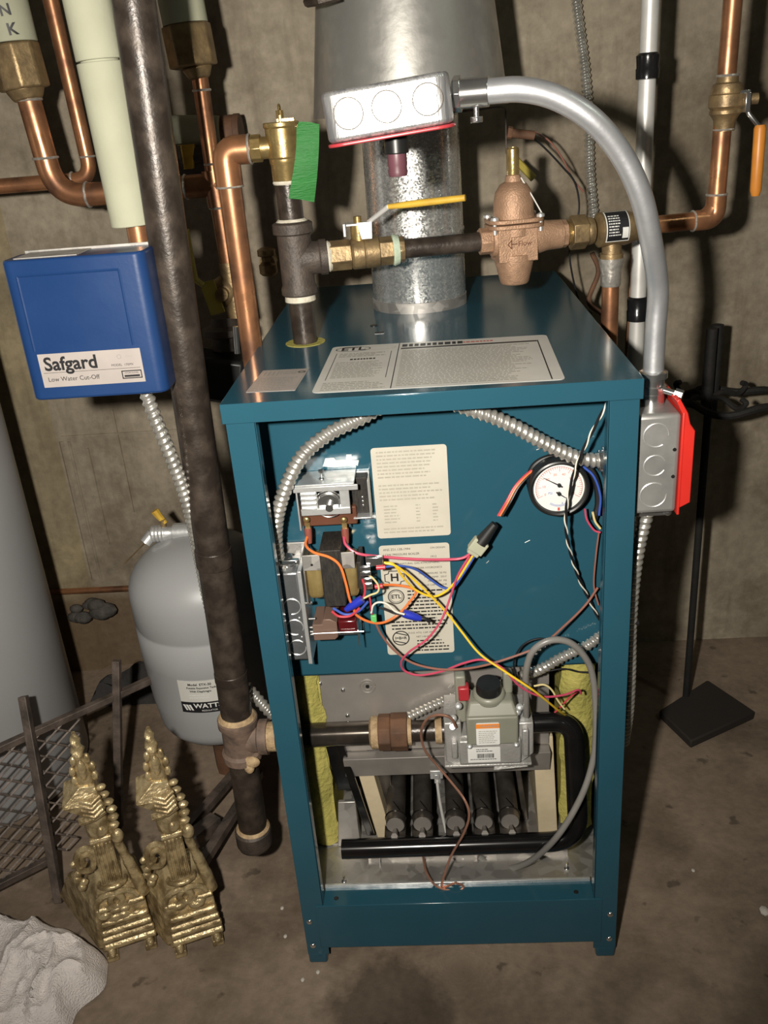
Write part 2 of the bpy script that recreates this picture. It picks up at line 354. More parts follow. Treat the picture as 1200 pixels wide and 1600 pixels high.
def obj1(name, mb, m, parent=None, bevel=0, flat=False, label=None, off=None, seg=2):
    o0 = off if off is not None else (ROOT[parent.name] if parent else V((0, 0, 0)))
    o = bpy.data.objects.new(name, _mesh(name, mb, m, o0, flat)); COL.objects.link(o)
    if parent: o.parent = parent; 
    else: o.location = o0
    ROOT[o.name] = o0
    if bevel:
        b = o.modifiers.new('bevel', 'BEVEL'); b.width = bevel; b.segments = seg; b.limit_method = 'ANGLE'; b.angle_limit = math.radians(40)
        b.harden_normals = False
    if label: o['label'] = label
    return o
def thing(name, label, cat, loc, group=None):
    o = bpy.data.objects.new(name, None); COL.objects.link(o); o.location = V(loc); o.empty_display_size = 0.02
    o['label'] = label; o['category'] = cat
    if group: o['group'] = group
    ROOT[o.name] = V(loc); return o
def solo(name, mb, m, label, cat, group=None, bevel=0, kind=None, flat=False, seg=2):
    lo = [min(v[i] for v in mb.v) for i in range(3)]; hi = [max(v[i] for v in mb.v) for i in range(3)]
    o = obj(name, mb, m, None, bevel, flat, off=V(((lo[0]+hi[0])/2, (lo[1]+hi[1])/2, lo[2])), seg=seg)
    if label: o['label'] = label
    if cat: o['category'] = cat
    if group: o['group'] = group
    if kind: o['kind'] = kind
    return o
def struct(name, mb, m):
    o = obj(name, mb, m, None, flat=True); o['kind'] = 'structure'; return o

# ------------------------------------------------------------------ labels and lettering
def text2d(s, size, align='CENTER', bold=False):
    cu = bpy.data.curves.new('t', 'FONT'); cu.body = s; cu.size = size; cu.align_x = align; cu.align_y = 'CENTER'; cu.resolution_u = 3
    if bold: cu.offset = size*0.025
    o = bpy.data.objects.new('t', cu); COL.objects.link(o); bpy.context.view_layer.update()
    me = o.evaluated_get(bpy.context.evaluated_depsgraph_get()).to_mesh()
    vs = [(v.co.x, v.co.y) for v in me.vertices]; fs = [tuple(p.vertices) for p in me.polygons]
    o.evaluated_get(bpy.context.evaluated_depsgraph_get()).to_mesh_clear()
    bpy.data.objects.remove(o); bpy.data.curves.remove(cu); return vs, fs
def plane_map(o, U, W_, N):
    o, U, W_, N = V(o), V(U).normalized(), V(W_).normalized(), V(N).normalized()
    return lambda u, v, h: o+U*u+W_*v+N*h
def cyl_map(c, R, ang0, z0):   # wraps on an upright cylinder, ang0 measured from -y towards +x
    def f(u, v, h):
        a = ang0+u/R; return V((c[0]+(R+h)*math.sin(a), c[1]-(R+h)*math.cos(a), z0+v))
    return f
def put_text(mb, s, size, u, v, fn, h=0.0005, align='CENTER', bold=False, rot=0, sx=1.0):
    vs, fs = text2d(s, size, align, bold); c, q = math.cos(rot), math.sin(rot)
    mb.add([fn(u+(x*c*sx-y*q), v+(x*q*sx+y*c), h) for x, y in vs], fs)
def sheet(mb, fn, w_, h_, d=0.0003, nu=1, r=0.0):
    # rounded rectangle plate
    if nu == 1:
        pts = []
        for cx, cy, a0 in ((w_/2-r, h_/2-r, 0), (-w_/2+r, h_/2-r, PI/2), (-w_/2+r, -h_/2+r, PI), (w_/2-r, -h_/2+r, 1.5*PI)):
            for k in range(5): a = a0+PI/2*k/4; pts.append((cx+r*math.cos(a), cy+r*math.sin(a)))
        n = len(pts); mb.add([fn(a, b, 0) for a, b in pts]+[fn(a, b, d) for a, b in pts],
            [tuple(range(n-1, -1, -1)), tuple(range(n, 2*n))]+[(i, (i+1) % n, n+(i+1) % n, n+i) for i in range(n)])
    else:
        vs = []; 
        for i in range(nu+1):
            u = -w_/2+w_*i/nu
            vs += [fn(u, -h_/2, 0), fn(u, h_/2, 0), fn(u, -h_/2, d), fn(u, h_/2, d)]
        fs = []
        for i in range(nu):
            a = 4*i; b = a+4; fs += [(a+2, b+2, b+3, a+3), (a, a+1, b+1, b), (a, b, b+2, a+2), (a+1, a+3, b+3, b+1)]
        fs += [(0, 2, 3, 1), (4*nu, 4*nu+1, 4*nu+3, 4*nu+2)]
        mb.add(vs, fs)
def rect(mb, fn, u0, u1, v0, v1, h=0.0005):
    mb.add([fn(u0, v0, h), fn(u1, v0, h), fn(u1, v1, h), fn(u0, v1, h)], [(0, 1, 2, 3)])
def fineprint(mb, fn, u0, u1, v1, rows, pitch, ht, h=0.0005, ragged=0.3, wmin=0.002, wmax=0.008, gap=0.0012):
    for k in range(rows):
        v = v1-k*pitch; u = u0; end = u1-(u1-u0)*random.uniform(0, ragged)
        while u < end:
            w_ = min(random.uniform(wmin, wmax), end-u)
            rect(mb, fn, u, u+w_, v-ht, v, h); u += w_+gap
def stroke(mb, fn, pts, w_, closed=True, h=0.0005):
    n = len(pts); 
    for i in range(n if closed else n-1):
        a = V((*pts[i], 0)); b = V((*pts[(i+1) % n], 0)); d = (b-a)
        if d.length < 1e-9: continue
        d.normalize(); q = V((-d.y, d.x, 0))*w_/2; a = a-d*w_*0.3; b = b+d*w_*0.3
        mb.add([fn(*(p.x, p.y), h) for p in (a-q, b-q, b+q, a+q)], [(0, 1, 2, 3)])
def circ(r, n=28, c=(0, 0), a0=0, a1=2*PI): return [(c[0]+r*math.cos(a0+(a1-a0)*i/n), c[1]+r*math.sin(a0+(a1-a0)*i/n)) for i in range(n)]

# generic fittings
def armoured(mb, pts, r, pitch=0.0062, n=14):
    pts = resample(smooth(pts, 10), pitch/6)
    mb.tube(pts, r, n, rf=lambda k, a: r*(0.90+0.13*math.cos(2*PI*k/6-a)))
def screw(mb, p, ax, r=0.004, h=0.002, n=6):
    p = V(p); ax = V(ax).normalized(); mb.cyl(p, p+ax*h*0.4, r*1.25, n=16); mb.cyl(p+ax*h*0.4, p+ax*h*1.6, r, n=n)
def panhead(mb, p, ax, r=0.004):
    p = V(p); mb.lathe([(r, 0), (r*0.95, r*0.3), (r*0.7, r*0.55), (0, r*0.65)], p, ax, 14)
def hexnut(mb, p0, p1, r): mb.cyl(p0, p1, r, n=6)
# ================================================================== SETTING
mb = MB(); mb.quad((-2.6, -2.6, 0), (2.6, -2.6, 0), (2.6, 0.80, 0), (-2.6, 0.80, 0)); struct('floor', mb, M_floor)
mb = MB(); mb.bb(-2.6, 2.6, 0.78, 0.98, -0.02, 2.4); struct('wall_back', mb, M_wall)
mb = MB(); mb.bb(-2.6, -2.45, -2.6, 0.80, -0.02, 2.4); struct('wall_left', mb, M_wall)
# shallow strip of old mortar standing proud of the wall behind the heater
mb = MB()
prof = [(-0.98, 0.78), (-0.98, 0.765), (-0.80, 0.762), (-0.765, 0.768), (-0.752, 0.78)]
mb.add([(x, y, z) for z in (0.0, 2.4) for x, y in prof], [(0, 1, 6, 5), (1, 2, 7, 6), (2, 3, 8, 7), (3, 4, 9, 8)])
struct('trim_1', mb, M_trim)

# form-board lines left in the concrete
for k, (a, b, w_) in enumerate((((98, 690), (145, 905), 0.006), ((112, 690), (154, 905), 0.0035), ((140, 700), (168, 850), 0.0025), ((180, 640), (205, 800), 0.002))):
    p0, p1 = P(a[0], a[1], 0.779), P(b[0], b[1], 0.779); xm_ = (p0.x+p1.x)/2
    mb = MB(); mb.prism([(-w_, 0.0015), (-w_*0.4, -0.0022), (w_*0.4, -0.0020), (w_, 0.0015)], (xm_, 0.779, p1.z), (1, 0, 0), (0, 1, 0), (0, 0, 1), p0.z-p1.z)
    struct('trim_%d' % (k+2), mb, M_wall)
p0, p1 = P(95, 683, 0.779), P(330, 665, 0.779)
mb = MB(); mb.bb(p0.x, p1.x, 0.7775, 0.7801, p0.z-0.002, p0.z+0.002); struct('trim_6', mb, M_wall)

# ================================================================== BOILER
HW, H, D = 0.213, 0.8245, 0.643
boiler = thing('boiler', 'tall teal metal boiler with its front door off, showing wiring and burners', 'boiler', (0, 0.32, 0))
# lid: folded sheet with a front lip and side lips
mb = MB()
L_ = HW+0.003
mb.bb(-L_, L_, -0.002, D, H-0.0025, H); mb.bb(-L_, L_, -0.002, 0.0005, H-0.0215, H-0.001)
mb.bb(-L_, -L_+0.002, 0, D, H-0.020, H-0.001); mb.bb(L_-0.002, L_, 0, D, H-0.020, H-0.001); mb.bb(-L_, L_, D-0.002, D, H-0.02, H-0.001)
lid = obj('top_panel', mb, M_teal, boiler, 0.0008)
# side and back panels
for sx in (-1, 1):
    mb = MB(); mb.bb(sx*HW, sx*(HW-0.0015), 0.003, D-0.003, 0.03, H-0.004)
    obj('side_panel', mb, M_teal, boiler)
mb = MB(); mb.bb(-HW, HW, D-0.005, D-0.003, 0.03, H-0.004); obj('back_panel', mb, M_galvdull, boiler)
# front posts: folded channels with a foot
for sx in (-1, 1):
    mb = MB()
    xo, xi = sx*HW, sx*(HW-0.030)
    mb.bb(xo, xi, 0.001, 0.0025, 0.018, H-0.0215)
    mb.bb(xi, xi-sx*0.0015, 0.001, 0.016, 0.112, H-0.022)
    mb.bb(xi, xi-sx*0.0012, 0.001, 0.004, 0.112, H-0.022)
    mb.bb(xi+sx*0.012, xi, 0.0145, 0.016, 0.112, H-0.022)
    post = obj('front_post', mb, M_teal, boiler, 0.0004)
    mb = MB(); mb.bb(xo, xo-sx*0.026, 0.001, 0.04, 0.0, 0.02); mb.bb(xo, xo-sx*0.026, D-0.06, D-0.02, 0, 0.032)
    obj('foot', mb, M_teal, boiler, 0.003)
    mb = MB()
    for z in (0.082, 0.036): panhead(mb, (sx*(HW-0.009), 0.0005, z), (0, -1, 0), 0.0042)
    obj('screw', mb, M_chrome, boiler)
# kick panel
mb = MB(); mb.bb(-HW+0.02, HW-0.02, -0.0005, 0.0015, 0.032, 0.1115); mb.bb(-HW+0.03, HW-0.03, 0.0, 0.032, 0.1095, 0.1115)
mb.bb(-HW+0.02, HW-0.02, 0.0, 0.02, 0.032, 0.034)
obj('kick_panel', mb, M_teal, boiler, 0.0008)
mb = MB()
for x in (-0.165, 0.160): mb.cyl((x, 0.012, 0.1114), (x, 0.012, 0.1122), 0.0032, n=14)
obj('screw_hole', mb, M_blackp, boiler)
mb = MB(); mb.bb(-0.182, 0.182, 0.030, 0.0335, 0.103, 0.1165); obj('tray_edge', mb, M_zinc, boiler, 0.0005)
# galvanised floor tray of the burner compartment
mb = MB(); mb.bb(-0.205, 0.205, 0.033, 0.62, 0.100, 0.102); mb.bb(-0.125, 0.16, 0.085, 0.092, 0.102, 0.114)
mb.bb(-0.19, -0.115, 0.12, 0.20, 0.102, 0.104)
obj('floor_tray', mb, M_galvdull, boiler)
mb = MB()
for x, y in ((-0.158, 0.05), (0.155, 0.062)): panhead(mb, (x, y, 0.102), (0, 0, 1), 0.004); mb.cyl((x, y, 0.102), (x, y, 0.112), 0.0012, n=8)
mb.cyl((-0.108, 0.075, 0.102), (-0.108, 0.075, 0.128), 0.0012, n=8)
obj('tray_screw', mb, M_chrome, boiler)
# control panel (recessed, teal)
PY = 0.095
mb = MB(); mb.bb(-HW+0.002, HW-0.002, PY, PY+0.0015, 0.421, H-0.004); mb.bb(-HW+0.002, HW-0.002, PY, PY+0.012, 0.4205, 0.4225)
obj('control_panel', mb, M_teal, boiler, 0.0004)
# steel plate behind gas train
mb = MB(); mb.bb(-0.181, 0.14, 0.135, 0.137, 0.262, 0.43); mb.bb(-0.150, 0.14, 0.118, 0.137, 0.2585, 0.2605)
mb.add([(-0.150, 0.118, 0.2595), (0.14, 0.118, 0.2595), (0.14, 0.128, 0.222), (-0.15, 0.128, 0.222)], [(0, 1, 2, 3)])
mb.torus((-0.107, 0.1345, 0.372), (0, 1, 0), 0.0105, 0.0012, 24, 6); mb.torus((-0.107, 0.1345, 0.372), (0, 1, 0), 0.006, 0.001, 20, 6)
obj('vestibule_plate', mb, M_plate, boiler, 0.0008)
mb = MB(); mb.cyl((-0.107, 0.1352, 0.372), (-0.107, 0.133, 0.372), 0.0026, n=14); mb.cyl((0.012, 0.1275, 0.238), (0.012, 0.1245, 0.238), 0.002, n=8)
obj('plate_hole', mb, M_blackp, boiler)
mb = MB()
for q in ((500, 1068), (503, 1106), (536, 1078), (543, 1118)): panhead(mb, P(q[0], q[1], 0.135), (0, -1, 0), 0.0034)
obj('plate_screw', mb, M_chrome, boiler)
# glass wool
def wool(pts0, y0, y1, seed):
    rnd = random.Random(seed); m_ = MB(); nz = 26; nx = 6; xs0, xs1, z0, z1 = pts0
    vs = []; fs = []
    for i in range(nz+1):
        z = z0+(z1-z0)*i/nz
        for j in range(nx+1):
            q = j/nx; bul = math.sin(PI*q)*0.012; jit = lambda: rnd.uniform(-0.0012, 0.0012)
            vs.append((xs0+(xs1-xs0)*q+jit()+0.003*math.sin(z*60+seed), y0-bul+jit()+0.003*math.sin(z*45), z))
    for i in range(nz):
        for j in range(nx):
            a = i*(nx+1)+j; fs.append((a, a+1, a+nx+2, a+nx+1))
    m_.add(vs, fs); n0 = len(m_.v); m_.bb(min(xs0, xs1), max(xs0, xs1), y0+0.001, y1, z0, z1); return m_
obj('glass_wool', wool((-0.211, -0.172, 0.105, 0.44), 0.130, 0.30, 1), M_wool, boiler)
obj('glass_wool', wool((0.157, 0.201, 0.115, 0.425), 0.135, 0.30, 2), M_wool, boiler)
# combustion chamber boards, chamber floor, inner back
for nm, x0, x1, lean in (('left', -0.142, -0.120, 0.028), ('right', 0.118, 0.146, 0.006)):
    mb = MB(); mb.hexa([(x0+lean, 0.13, 0.103), (x1+lean, 0.13, 0.103), (x1+lean, 0.50, 0.103), (x0+lean, 0.50, 0.103),
                        (x0, 0.14, 0.27), (x1, 0.14, 0.27), (x1, 0.50, 0.27), (x0, 0.50, 0.27)])
    obj('refractory_board', mb, M_fire, boiler, 0.001)
mb = MB(); mb.bb(-0.15, 0.15, 0.50, 0.505, 0.10, 0.40); obj('chamber_back', mb, M_pipeblk, boiler)
mb = MB(); mb.hexa([(-0.112, 0.155, 0.104), (-0.090, 0.155, 0.104), (-0.085, 0.45, 0.104), (-0.112, 0.45, 0.104),
                    (-0.112, 0.16, 0.235), (-0.088, 0.16, 0.235), (-0.085, 0.45, 0.235), (-0.112, 0.45, 0.235)])
obj('side_baffle', mb, M_burn, boiler, 0.001)
mb = MB(); mb.hexa([(0.104, 0.155, 0.104), (0.112, 0.155, 0.104), (0.112, 0.45, 0.104), (0.104, 0.45, 0.104),
                    (0.090, 0.16, 0.235), (0.098, 0.16, 0.235), (0.098, 0.45, 0.235), (0.09, 0.45, 0.235)])
obj('side_baffle', mb, M_burn, boiler, 0.001)
# left struts
mb = MB(); mb.hexa([(-0.165, 0.130, 0.195), (-0.145, 0.130, 0.195), (-0.145, 0.136, 0.195), (-0.165, 0.136, 0.195),
                    (-0.176, 0.130, 0.29), (-0.156, 0.130, 0.29), (-0.156, 0.136, 0.29), (-0.176, 0.136, 0.29)])
mb.hexa([(-0.127, 0.112, 0.125), (-0.116, 0.112, 0.125), (-0.116, 0.118, 0.125), (-0.127, 0.118, 0.125),
         (-0.160, 0.125, 0.285), (-0.149, 0.125, 0.285), (-0.149, 0.131, 0.285), (-0.160, 0.131, 0.285)])
obj('strut', mb, M_pipeblk, boiler, 0.001)
mb = MB(); mb.hexa([(-0.172, 0.115, 0.103), (-0.138, 0.115, 0.103), (-0.138, 0.135, 0.103), (-0.172, 0.135, 0.103),
                    (-0.166, 0.128, 0.175), (-0.141, 0.128, 0.175), (-0.141, 0.134, 0.175), (-0.166, 0.134, 0.175)])
obj('support_bracket', mb, M_galvdull, boiler, 0.001)
# burners
bx = [P(q, 1300, 0.072).x for q in (617, 660, 713, 757, 799)]
BZ = 0.163
for i, x in enumerate(bx):
    mb = MB(); mb.tube([(x, 0.092, BZ), (x, 0.102, BZ), (x, 0.112, BZ), (x, 0.14, BZ+0.002), (x, 0.45, BZ+0.006)], [0.0135, 0.0145, 0.0135, 0.0138, 0.0138], 22, cap=True)
    # open mouth cradle under the orifice
    vs = []; n = 12
    for yy, rr in ((0.062, 0.0145), (0.095, 0.0150)):
        for k in range(n+1):
            a = PI+PI*k/n; vs.append((x+rr*math.cos(a), yy, BZ+rr*math.sin(a)*0.8+(0.004 if yy < 0.07 else 0)))
    mb.add(vs, [(k, k+1, n+2+k, n+1+k) for k in range(n)])
    br = obj('burner', mb, M_burn, boiler)
    mb = MB(); mb.cyl((x, 0.0895, BZ+0.001), (x, 0.0915, BZ+0.001), 0.0125, n=20)
    obj('air_shutter', mb, M_plate, br)
    mb = MB(); a0 = random.uniform(-0.4, 0.6)
    mb.torus((x, 0.105, BZ), (0, 1, 0), 0.0147, 0.0009, 16, 5, PI*0.95, PI*2.05)
    mb.box((x+0.002, 0.115, BZ+0.0135), (0.0013, 0.020, 0.0016), Matrix.Rotation(0.5, 3, 'Z'))
    obj('shutter_slot', mb, M_pipeblk, br)
    mb = MB(); mb.cyl((x, 0.058, BZ+0.012), (x, 0.078, BZ+0.004), 0.0048, 0.003, n=6)
    obj('orifice', mb, M_plate, br)
# pilot bracket and tube
mb = MB(); p = P(682, 1210, 0.118); mb.box(p, (0.018, 0.003, 0.014)); mb.cyl(p+V((0, -0.003, 0.001)), p+V((0, -0.008, 0.001)), 0.0045, n=12)
mb.box(p+V((0.001, 0, -0.009)), (0.009, 0.006, 0.010))
pb = obj('pilot_bracket', mb, M_zinc, boiler, 0.0006)
mb = MB(); mb.tube(smooth([P(683, 1222, 0.112), P(686, 1245, 0.108), P(690, 1268, 0.104), P(697, 1300, 0.10)]), 0.0022, 10); obj('igniter_lead', mb, M_emtw, boiler)

# --- stickers on the boiler
def on_panel(px, py, Y=PY): return P(px, py, Y-0.0002)
def panel_sheet(name, corners, m, bev=0.004):
    p = [on_panel(*c) for c in corners]; cx = sum(q.x for q in p)/4; cz = sum(q.z for q in p)/4
    w_ = ((p[1]-p[0]).length+(p[2]-p[3]).length)/2; h_ = ((p[3]-p[0]).length+(p[2]-p[1]).length)/2
    fn = plane_map((cx, PY-0.0002, cz), (1, 0, 0), (0, 0, 1), (0, -1, 0)); mb = MB(); sheet(mb, fn, w_, h_, 0.0004, r=bev)
    return obj(name, mb, m, boiler, flat=True), fn, w_, h_
s1, fn, w_, h_ = panel_sheet('instruction_label', [(579, 700), (697, 694), (705, 835), (590, 842)], M_label)
mb = MB()
fineprint(mb, fn, -w_/2+0.006, w_/2-0.005, h_/2-0.005, 8, 0.0045, 0.0019)
fineprint(mb, fn, -w_/2+0.006, w_/2-0.005, h_/2-0.047, 5, 0.0046, 0.0019)
fineprint(mb, fn, -w_/2+0.010, -w_/2+0.030, h_/2-0.074, 6, 0.0042, 0.0018)
fineprint(mb, fn, 0.004, 0.010, h_/2-0.074, 6, 0.0042, 0.0018); fineprint(mb, fn, 0.024, 0.031, h_/2-0.074, 6, 0.0042, 0.0018)
fineprint(mb, fn, -w_/2+0.008, w_/2-0.005, -h_/2+0.013, 2, 0.0045, 0.0018)
obj('fine_print', mb, M_inkl, s1, flat=True)
s2, fn, w_, h_ = panel_sheet('rating_label', [(595, 852), (705, 848), (707, 1018), (603, 1024)], M_label)
mb = MB(); T = h_/2
put_text(mb, 'ANS Z21.13B-1994', 0.0042, -w_/2+0.005, T-0.006, fn, align='LEFT'); put_text(mb, 'ON DESIGN', 0.0034, w_/2-0.005, T-0.006, fn, align='RIGHT')
put_text(mb, 'LOW PRESSURE BOILER', 0.0042, -w_/2+0.005, T-0.013, fn, align='LEFT'); put_text(mb, '1912', 0.0040, w_/2-0.02, T-0.018, fn)
put_text(mb, 'NATURAL GAS ATMOSPHERIC', 0.0036, 0.006, T-0.026, fn)
put_text(mb, 'DUNKIRK HYDRONICS', 0.0036, 0.014, T-0.033, fn)
for k, s in enumerate(('MAX. PRESSURE  50 PSI', 'MAX. TEMP.  250 F', 'MIN. RELIEF  PSI', 'VALVE CAP.  BTU/HR')): put_text(mb, s, 0.0034, w_/2-0.005, T-0.041-k*0.0055, fn, align='RIGHT')
fineprint(mb, fn, -0.012, w_/2-0.006, T-0.064, 9, 0.0050, 0.0020)
fineprint(mb, fn, -w_/2+0.008, w_/2-0.006, T-0.108, 3, 0.0050, 0.0020)
put_text(mb, 'D.O.E. HTG. CAP. MBTU/HR', 0.0034, 0.006, T-0.126, fn); put_text(mb, 'NET I=B=R RATING', 0.0034, 0.010, T-0.132, fn)
fineprint(mb, fn, -0.004, w_/2-0.006, T-0.137, 4, 0.0048, 0.0019)
# H in a notched shape
hc = (-w_/2+0.0165, T-0.045); a = 0.0105
pts = [(-a*0.55, a), (a*0.55, a), (a*0.62, a*0.62), (a, a*0.5), (a, -a*0.5), (a*0.62, -a*0.62), (a*0.55, -a), (-a*0.55, -a), (-a*0.62, -a*0.62), (-a, -a*0.5), (-a, a*0.5), (-a*0.62, a*0.62)]
stroke(mb, fn, [(x*1.15+hc[0], y*0.9+hc[1]) for x, y in pts], 0.0011); put_text(mb, 'H', 0.015, hc[0], hc[1], fn, bold=True)
ec = (-w_/2+0.0165, T-0.072); stroke(mb, fn, circ(0.0098, 28, ec), 0.0012); stroke(mb, fn, circ(0.0078, 28, ec), 0.0006); put_text(mb, 'ETL', 0.0078, ec[0], ec[1], fn, bold=True)
ic = (-w_/2+0.0185, T-0.133); stroke(mb, fn, circ(0.0103, 28, ic), 0.0014); put_text(mb, 'I=B=R', 0.0058, ic[0], ic[1], fn, bold=True)
stroke(mb, fn, [(ic[0]-0.006, ic[1]+0.008), (ic[0]+0.008, ic[1]+0.004)], 0.0014, False); stroke(mb, fn, [(ic[0]-0.008, ic[1]-0.004), (ic[0]+0.006, ic[1]-0.008)], 0.0014, False)
obj('lettering', mb, M_ink, s2, flat=True)
# torn sticker remnant
mb = MB(); c = on_panel(533, 722); fnr = plane_map(c, (1, 0, 0), (0, 0, 1), (0, -1, 0))
poly = [(-0.022, -0.004), (-0.018, 0.006), (-0.008, 0.006), (-0.006, 0.003), (0.006, 0.003), (0.007, 0.009), (0.013, 0.009), (0.013, 0.002), (0.021, 0.001), (0.019, -0.006), (0.017, -0.004), (-0.008, -0.006)]
mb.prism(poly, c, (1, 0, 0), (0, 0, 1), (0, -1, 0), 0.0004); obj('torn_sticker', mb, M_white, boiler, flat=True)
mb = MB()
for a, b in (((566, 800), (572, 795)), ((575, 840), (579, 838)), ((838, 703), (846, 700)), ((820, 848), (828, 844)), ((700, 1075), (704, 1070)), ((760, 880), (764, 876))):
    p0, p1 = on_panel(*a), on_panel(*b); mb.tube([p0, p1], 0.0004, 5)
obj('paint_scratch', mb, M_emtw, boiler)
# lid stickers
def lid_map(c, U): U = V(U).normalized(); return plane_map((c[0], c[1], H+0.0001), U, V((0, 0, 1)).cross(U), (0, 0, 1))
fn = lid_map((0.0115, 0.112), (1, -0.03, 0)); w_, h_ = 0.262, 0.195
mb = MB(); sheet(mb, fn, w_, h_, 0.0003, r=0.007); s3 = obj('warning_sticker', mb, M_ltop, boiler, flat=True)
mb = MB(); xs = -w_/2+0.083
stroke(mb, fn, [(xs, -h_/2+0.002), (xs, h_/2-0.002)], 0.0010, False); rect(mb, fn, xs+0.003, w_/2-0.014, h_/2-0.031, h_/2-0.025)
stroke(mb, fn, [(w_/2-0.013, h_/2-0.025), (w_/2-0.013, -h_/2+0.004)], 0.0014, False)
fineprint(mb, fn, xs+0.004, xs+0.078, h_/2-0.008, 1, 0.01, 0.012, ragged=0.0, wmin=0.003, wmax=0.007, gap=0.002)
put_text(mb, 'ETL', 0.021, -w_/2+0.027, h_/2-0.017, fn, bold=True, sx=0.9); stroke(mb, fn, [(-w_/2+0.027+0.021*math.cos(t), h_/2-0.017+0.011*math.sin(t)) for t in [2*PI*k/24 for k in range(24)]], 0.0012)
fineprint(mb, fn, -w_/2+0.028, -w_/2+0.058, h_/2-0.064, 1, 0.01, 0.0055, ragged=0.0, wmin=0.002, wmax=0.004, gap=0.0012)
stroke(mb, fn, [(-w_/2+0.009, h_/2-0.036), (-w_/2+0.009, -h_/2+0.045)], 0.0007, False); stroke(mb, fn, [(-w_/2+0.075, h_/2-0.036), (-w_/2+0.075, -h_/2+0.045)], 0.0007, False)
obj('lettering', mb, M_ink, s3, flat=True)
mb = MB(); fineprint(mb, fn, 0.030, 0.066, h_/2-0.012, 1, 0.01, 0.005, ragged=0.0, wmin=0.002, wmax=0.005); obj('red_lettering', mb, M_inkr, s3, flat=True)
mb = MB(); fineprint(mb, fn, xs+0.005, w_/2-0.018, h_/2-0.038, 26, 0.0058, 0.0023, ragged=0.25)
fineprint(mb, fn, -w_/2+0.013, -w_/2+0.071, h_/2-0.038, 3, 0.0065, 0.0032); fineprint(mb, fn, -w_/2+0.013, -w_/2+0.071, h_/2-0.078, 13, 0.0053, 0.0022)
fineprint(mb, fn, -w_/2+0.008, -w_/2+0.077, -h_/2+0.034, 5, 0.0062, 0.0025)
stroke(mb, fn, [(-w_/2+0.060+0.019*math.cos(t), h_/2-0.017+0.009*math.sin(t)) for t in [2*PI*k/20 for k in range(20)]], 0.0006)
obj('fine_print', mb, M_inkg, s3, flat=True)
fn = lid_map((-0.1655, 0.078), (1, -0.06, 0)); w_, h_ = 0.054, 0.086
mb = MB(); sheet(mb, fn, w_, h_, 0.0003, r=0.001); s4 = obj('registration_sticker', mb, M_labels, boiler, flat=True)
mb = MB(); fineprint(mb, fn, -0.023, 0.023, h_/2-0.034, 8, 0.0062, 0.0026); stroke(mb, fn, [(-0.025, -0.041), (0.025, -0.041), (0.025, 0.041), (-0.025, 0.041)], 0.0006)
for k in range(4): rect(mb, fn, -0.022+k*0.005, -0.0203+k*0.005, h_/2-0.024, h_/2-0.008)
fineprint(mb, fn, -0.004, 0.016, h_/2-0.010, 2, 0.007, 0.004, ragged=0.1); stroke(mb, fn, circ(0.0035, 12, (0.021, h_/2-0.014)), 0.002)
obj('fine_print', mb, M_inkg, s4, flat=True)
# insulation and hole round the riser
RX, RY = -0.1555, 0.250
mb = MB(); mb.cyl((RX, RY, H-0.001), (RX, RY, H+0.0006), 0.0255, n=32); obj('pipe_hole', mb, M_wool, boiler)
mb = MB(); mb.bb(-0.067, -0.055, 0.27, 0.278, H, H+0.0008); p = P(582, 481, 0.32); mb.cyl((p.x, p.y, H), (p.x, p.y, H+0.0008), 0.005, n=16); obj('lid_hole', mb, M_blackp, boiler)
# pressure gauge
gc = P(874, 764, 0.060)
g = thing('pressure_gauge', 'round black pressure and temperature gauge with white dial and red scale', 'gauge', (gc.x, PY, gc.z-0.034))
mb = MB(); mb.lathe([(0.030, PY-0.0005-0.060), (0.0345, 0.025), (0.0345, 0.003), (0.0325, 0), (0.0295, 0.0), (0.0290, 0.003), (0.0285, 0.003), (0.0, 0.0035)], (gc.x, 0.060, gc.z), (0, 1, 0), 48)
obj('case', mb, M_blackp, g)
mb = MB(); mb.cyl((gc.x, 0.0625, gc.z), (gc.x, 0.0640, gc.z), 0.0288, n=48); dial = obj('dial', mb, M_white, g)
fn = plane_map((gc.x, 0.0624, gc.z), (1, 0, 0), (0, 0, 1), (0, -1, 0)); mb = MB()
for k in range(41):
    a = math.radians(205-k*5.8); r0 = 0.0235 if k % 5 else 0.0205; stroke(mb, fn, [(r0*math.cos(a), r0*math.sin(a)), (0.0262*math.cos(a), 0.0262*math.sin(a))], 0.0005, False, 0.0002)
stroke(mb, fn, [(0.0262*math.cos(math.radians(205-t)), 0.0262*math.sin(math.radians(205-t))) for t in range(0, 233, 6)], 0.0005, False, 0.0002)
for k, s in enumerate(('0', '10', '20', '30', '40', '50', '60', '70')):
    a = math.radians(205-k*33); put_text(mb, s, 0.0042, 0.0172*math.cos(a), 0.0172*math.sin(a), fn, 0.0002)
rect(mb, fn, -0.0015, 0.001, -0.028, -0.024, 0.0002)
obj('red_scale', mb, M_inkr, dial, flat=True)
mb = MB(); put_text(mb, 'PSI', 0.004, -0.010, -0.006, fn, 0.0002); put_text(mb, 'F', 0.0035, 0.004, -0.019, fn, 0.0002)
for k in range(15):
    a = math.radians(235+k*5); stroke(mb, fn, [(0.0155*math.cos(a), -0.005+0.0155*math.sin(a)), (0.0180*math.cos(a), -0.005+0.0180*math.sin(a))], 0.0005, False, 0.0002)
obj('blue_scale', mb, W_bl, dial, flat=True)
mb = MB()
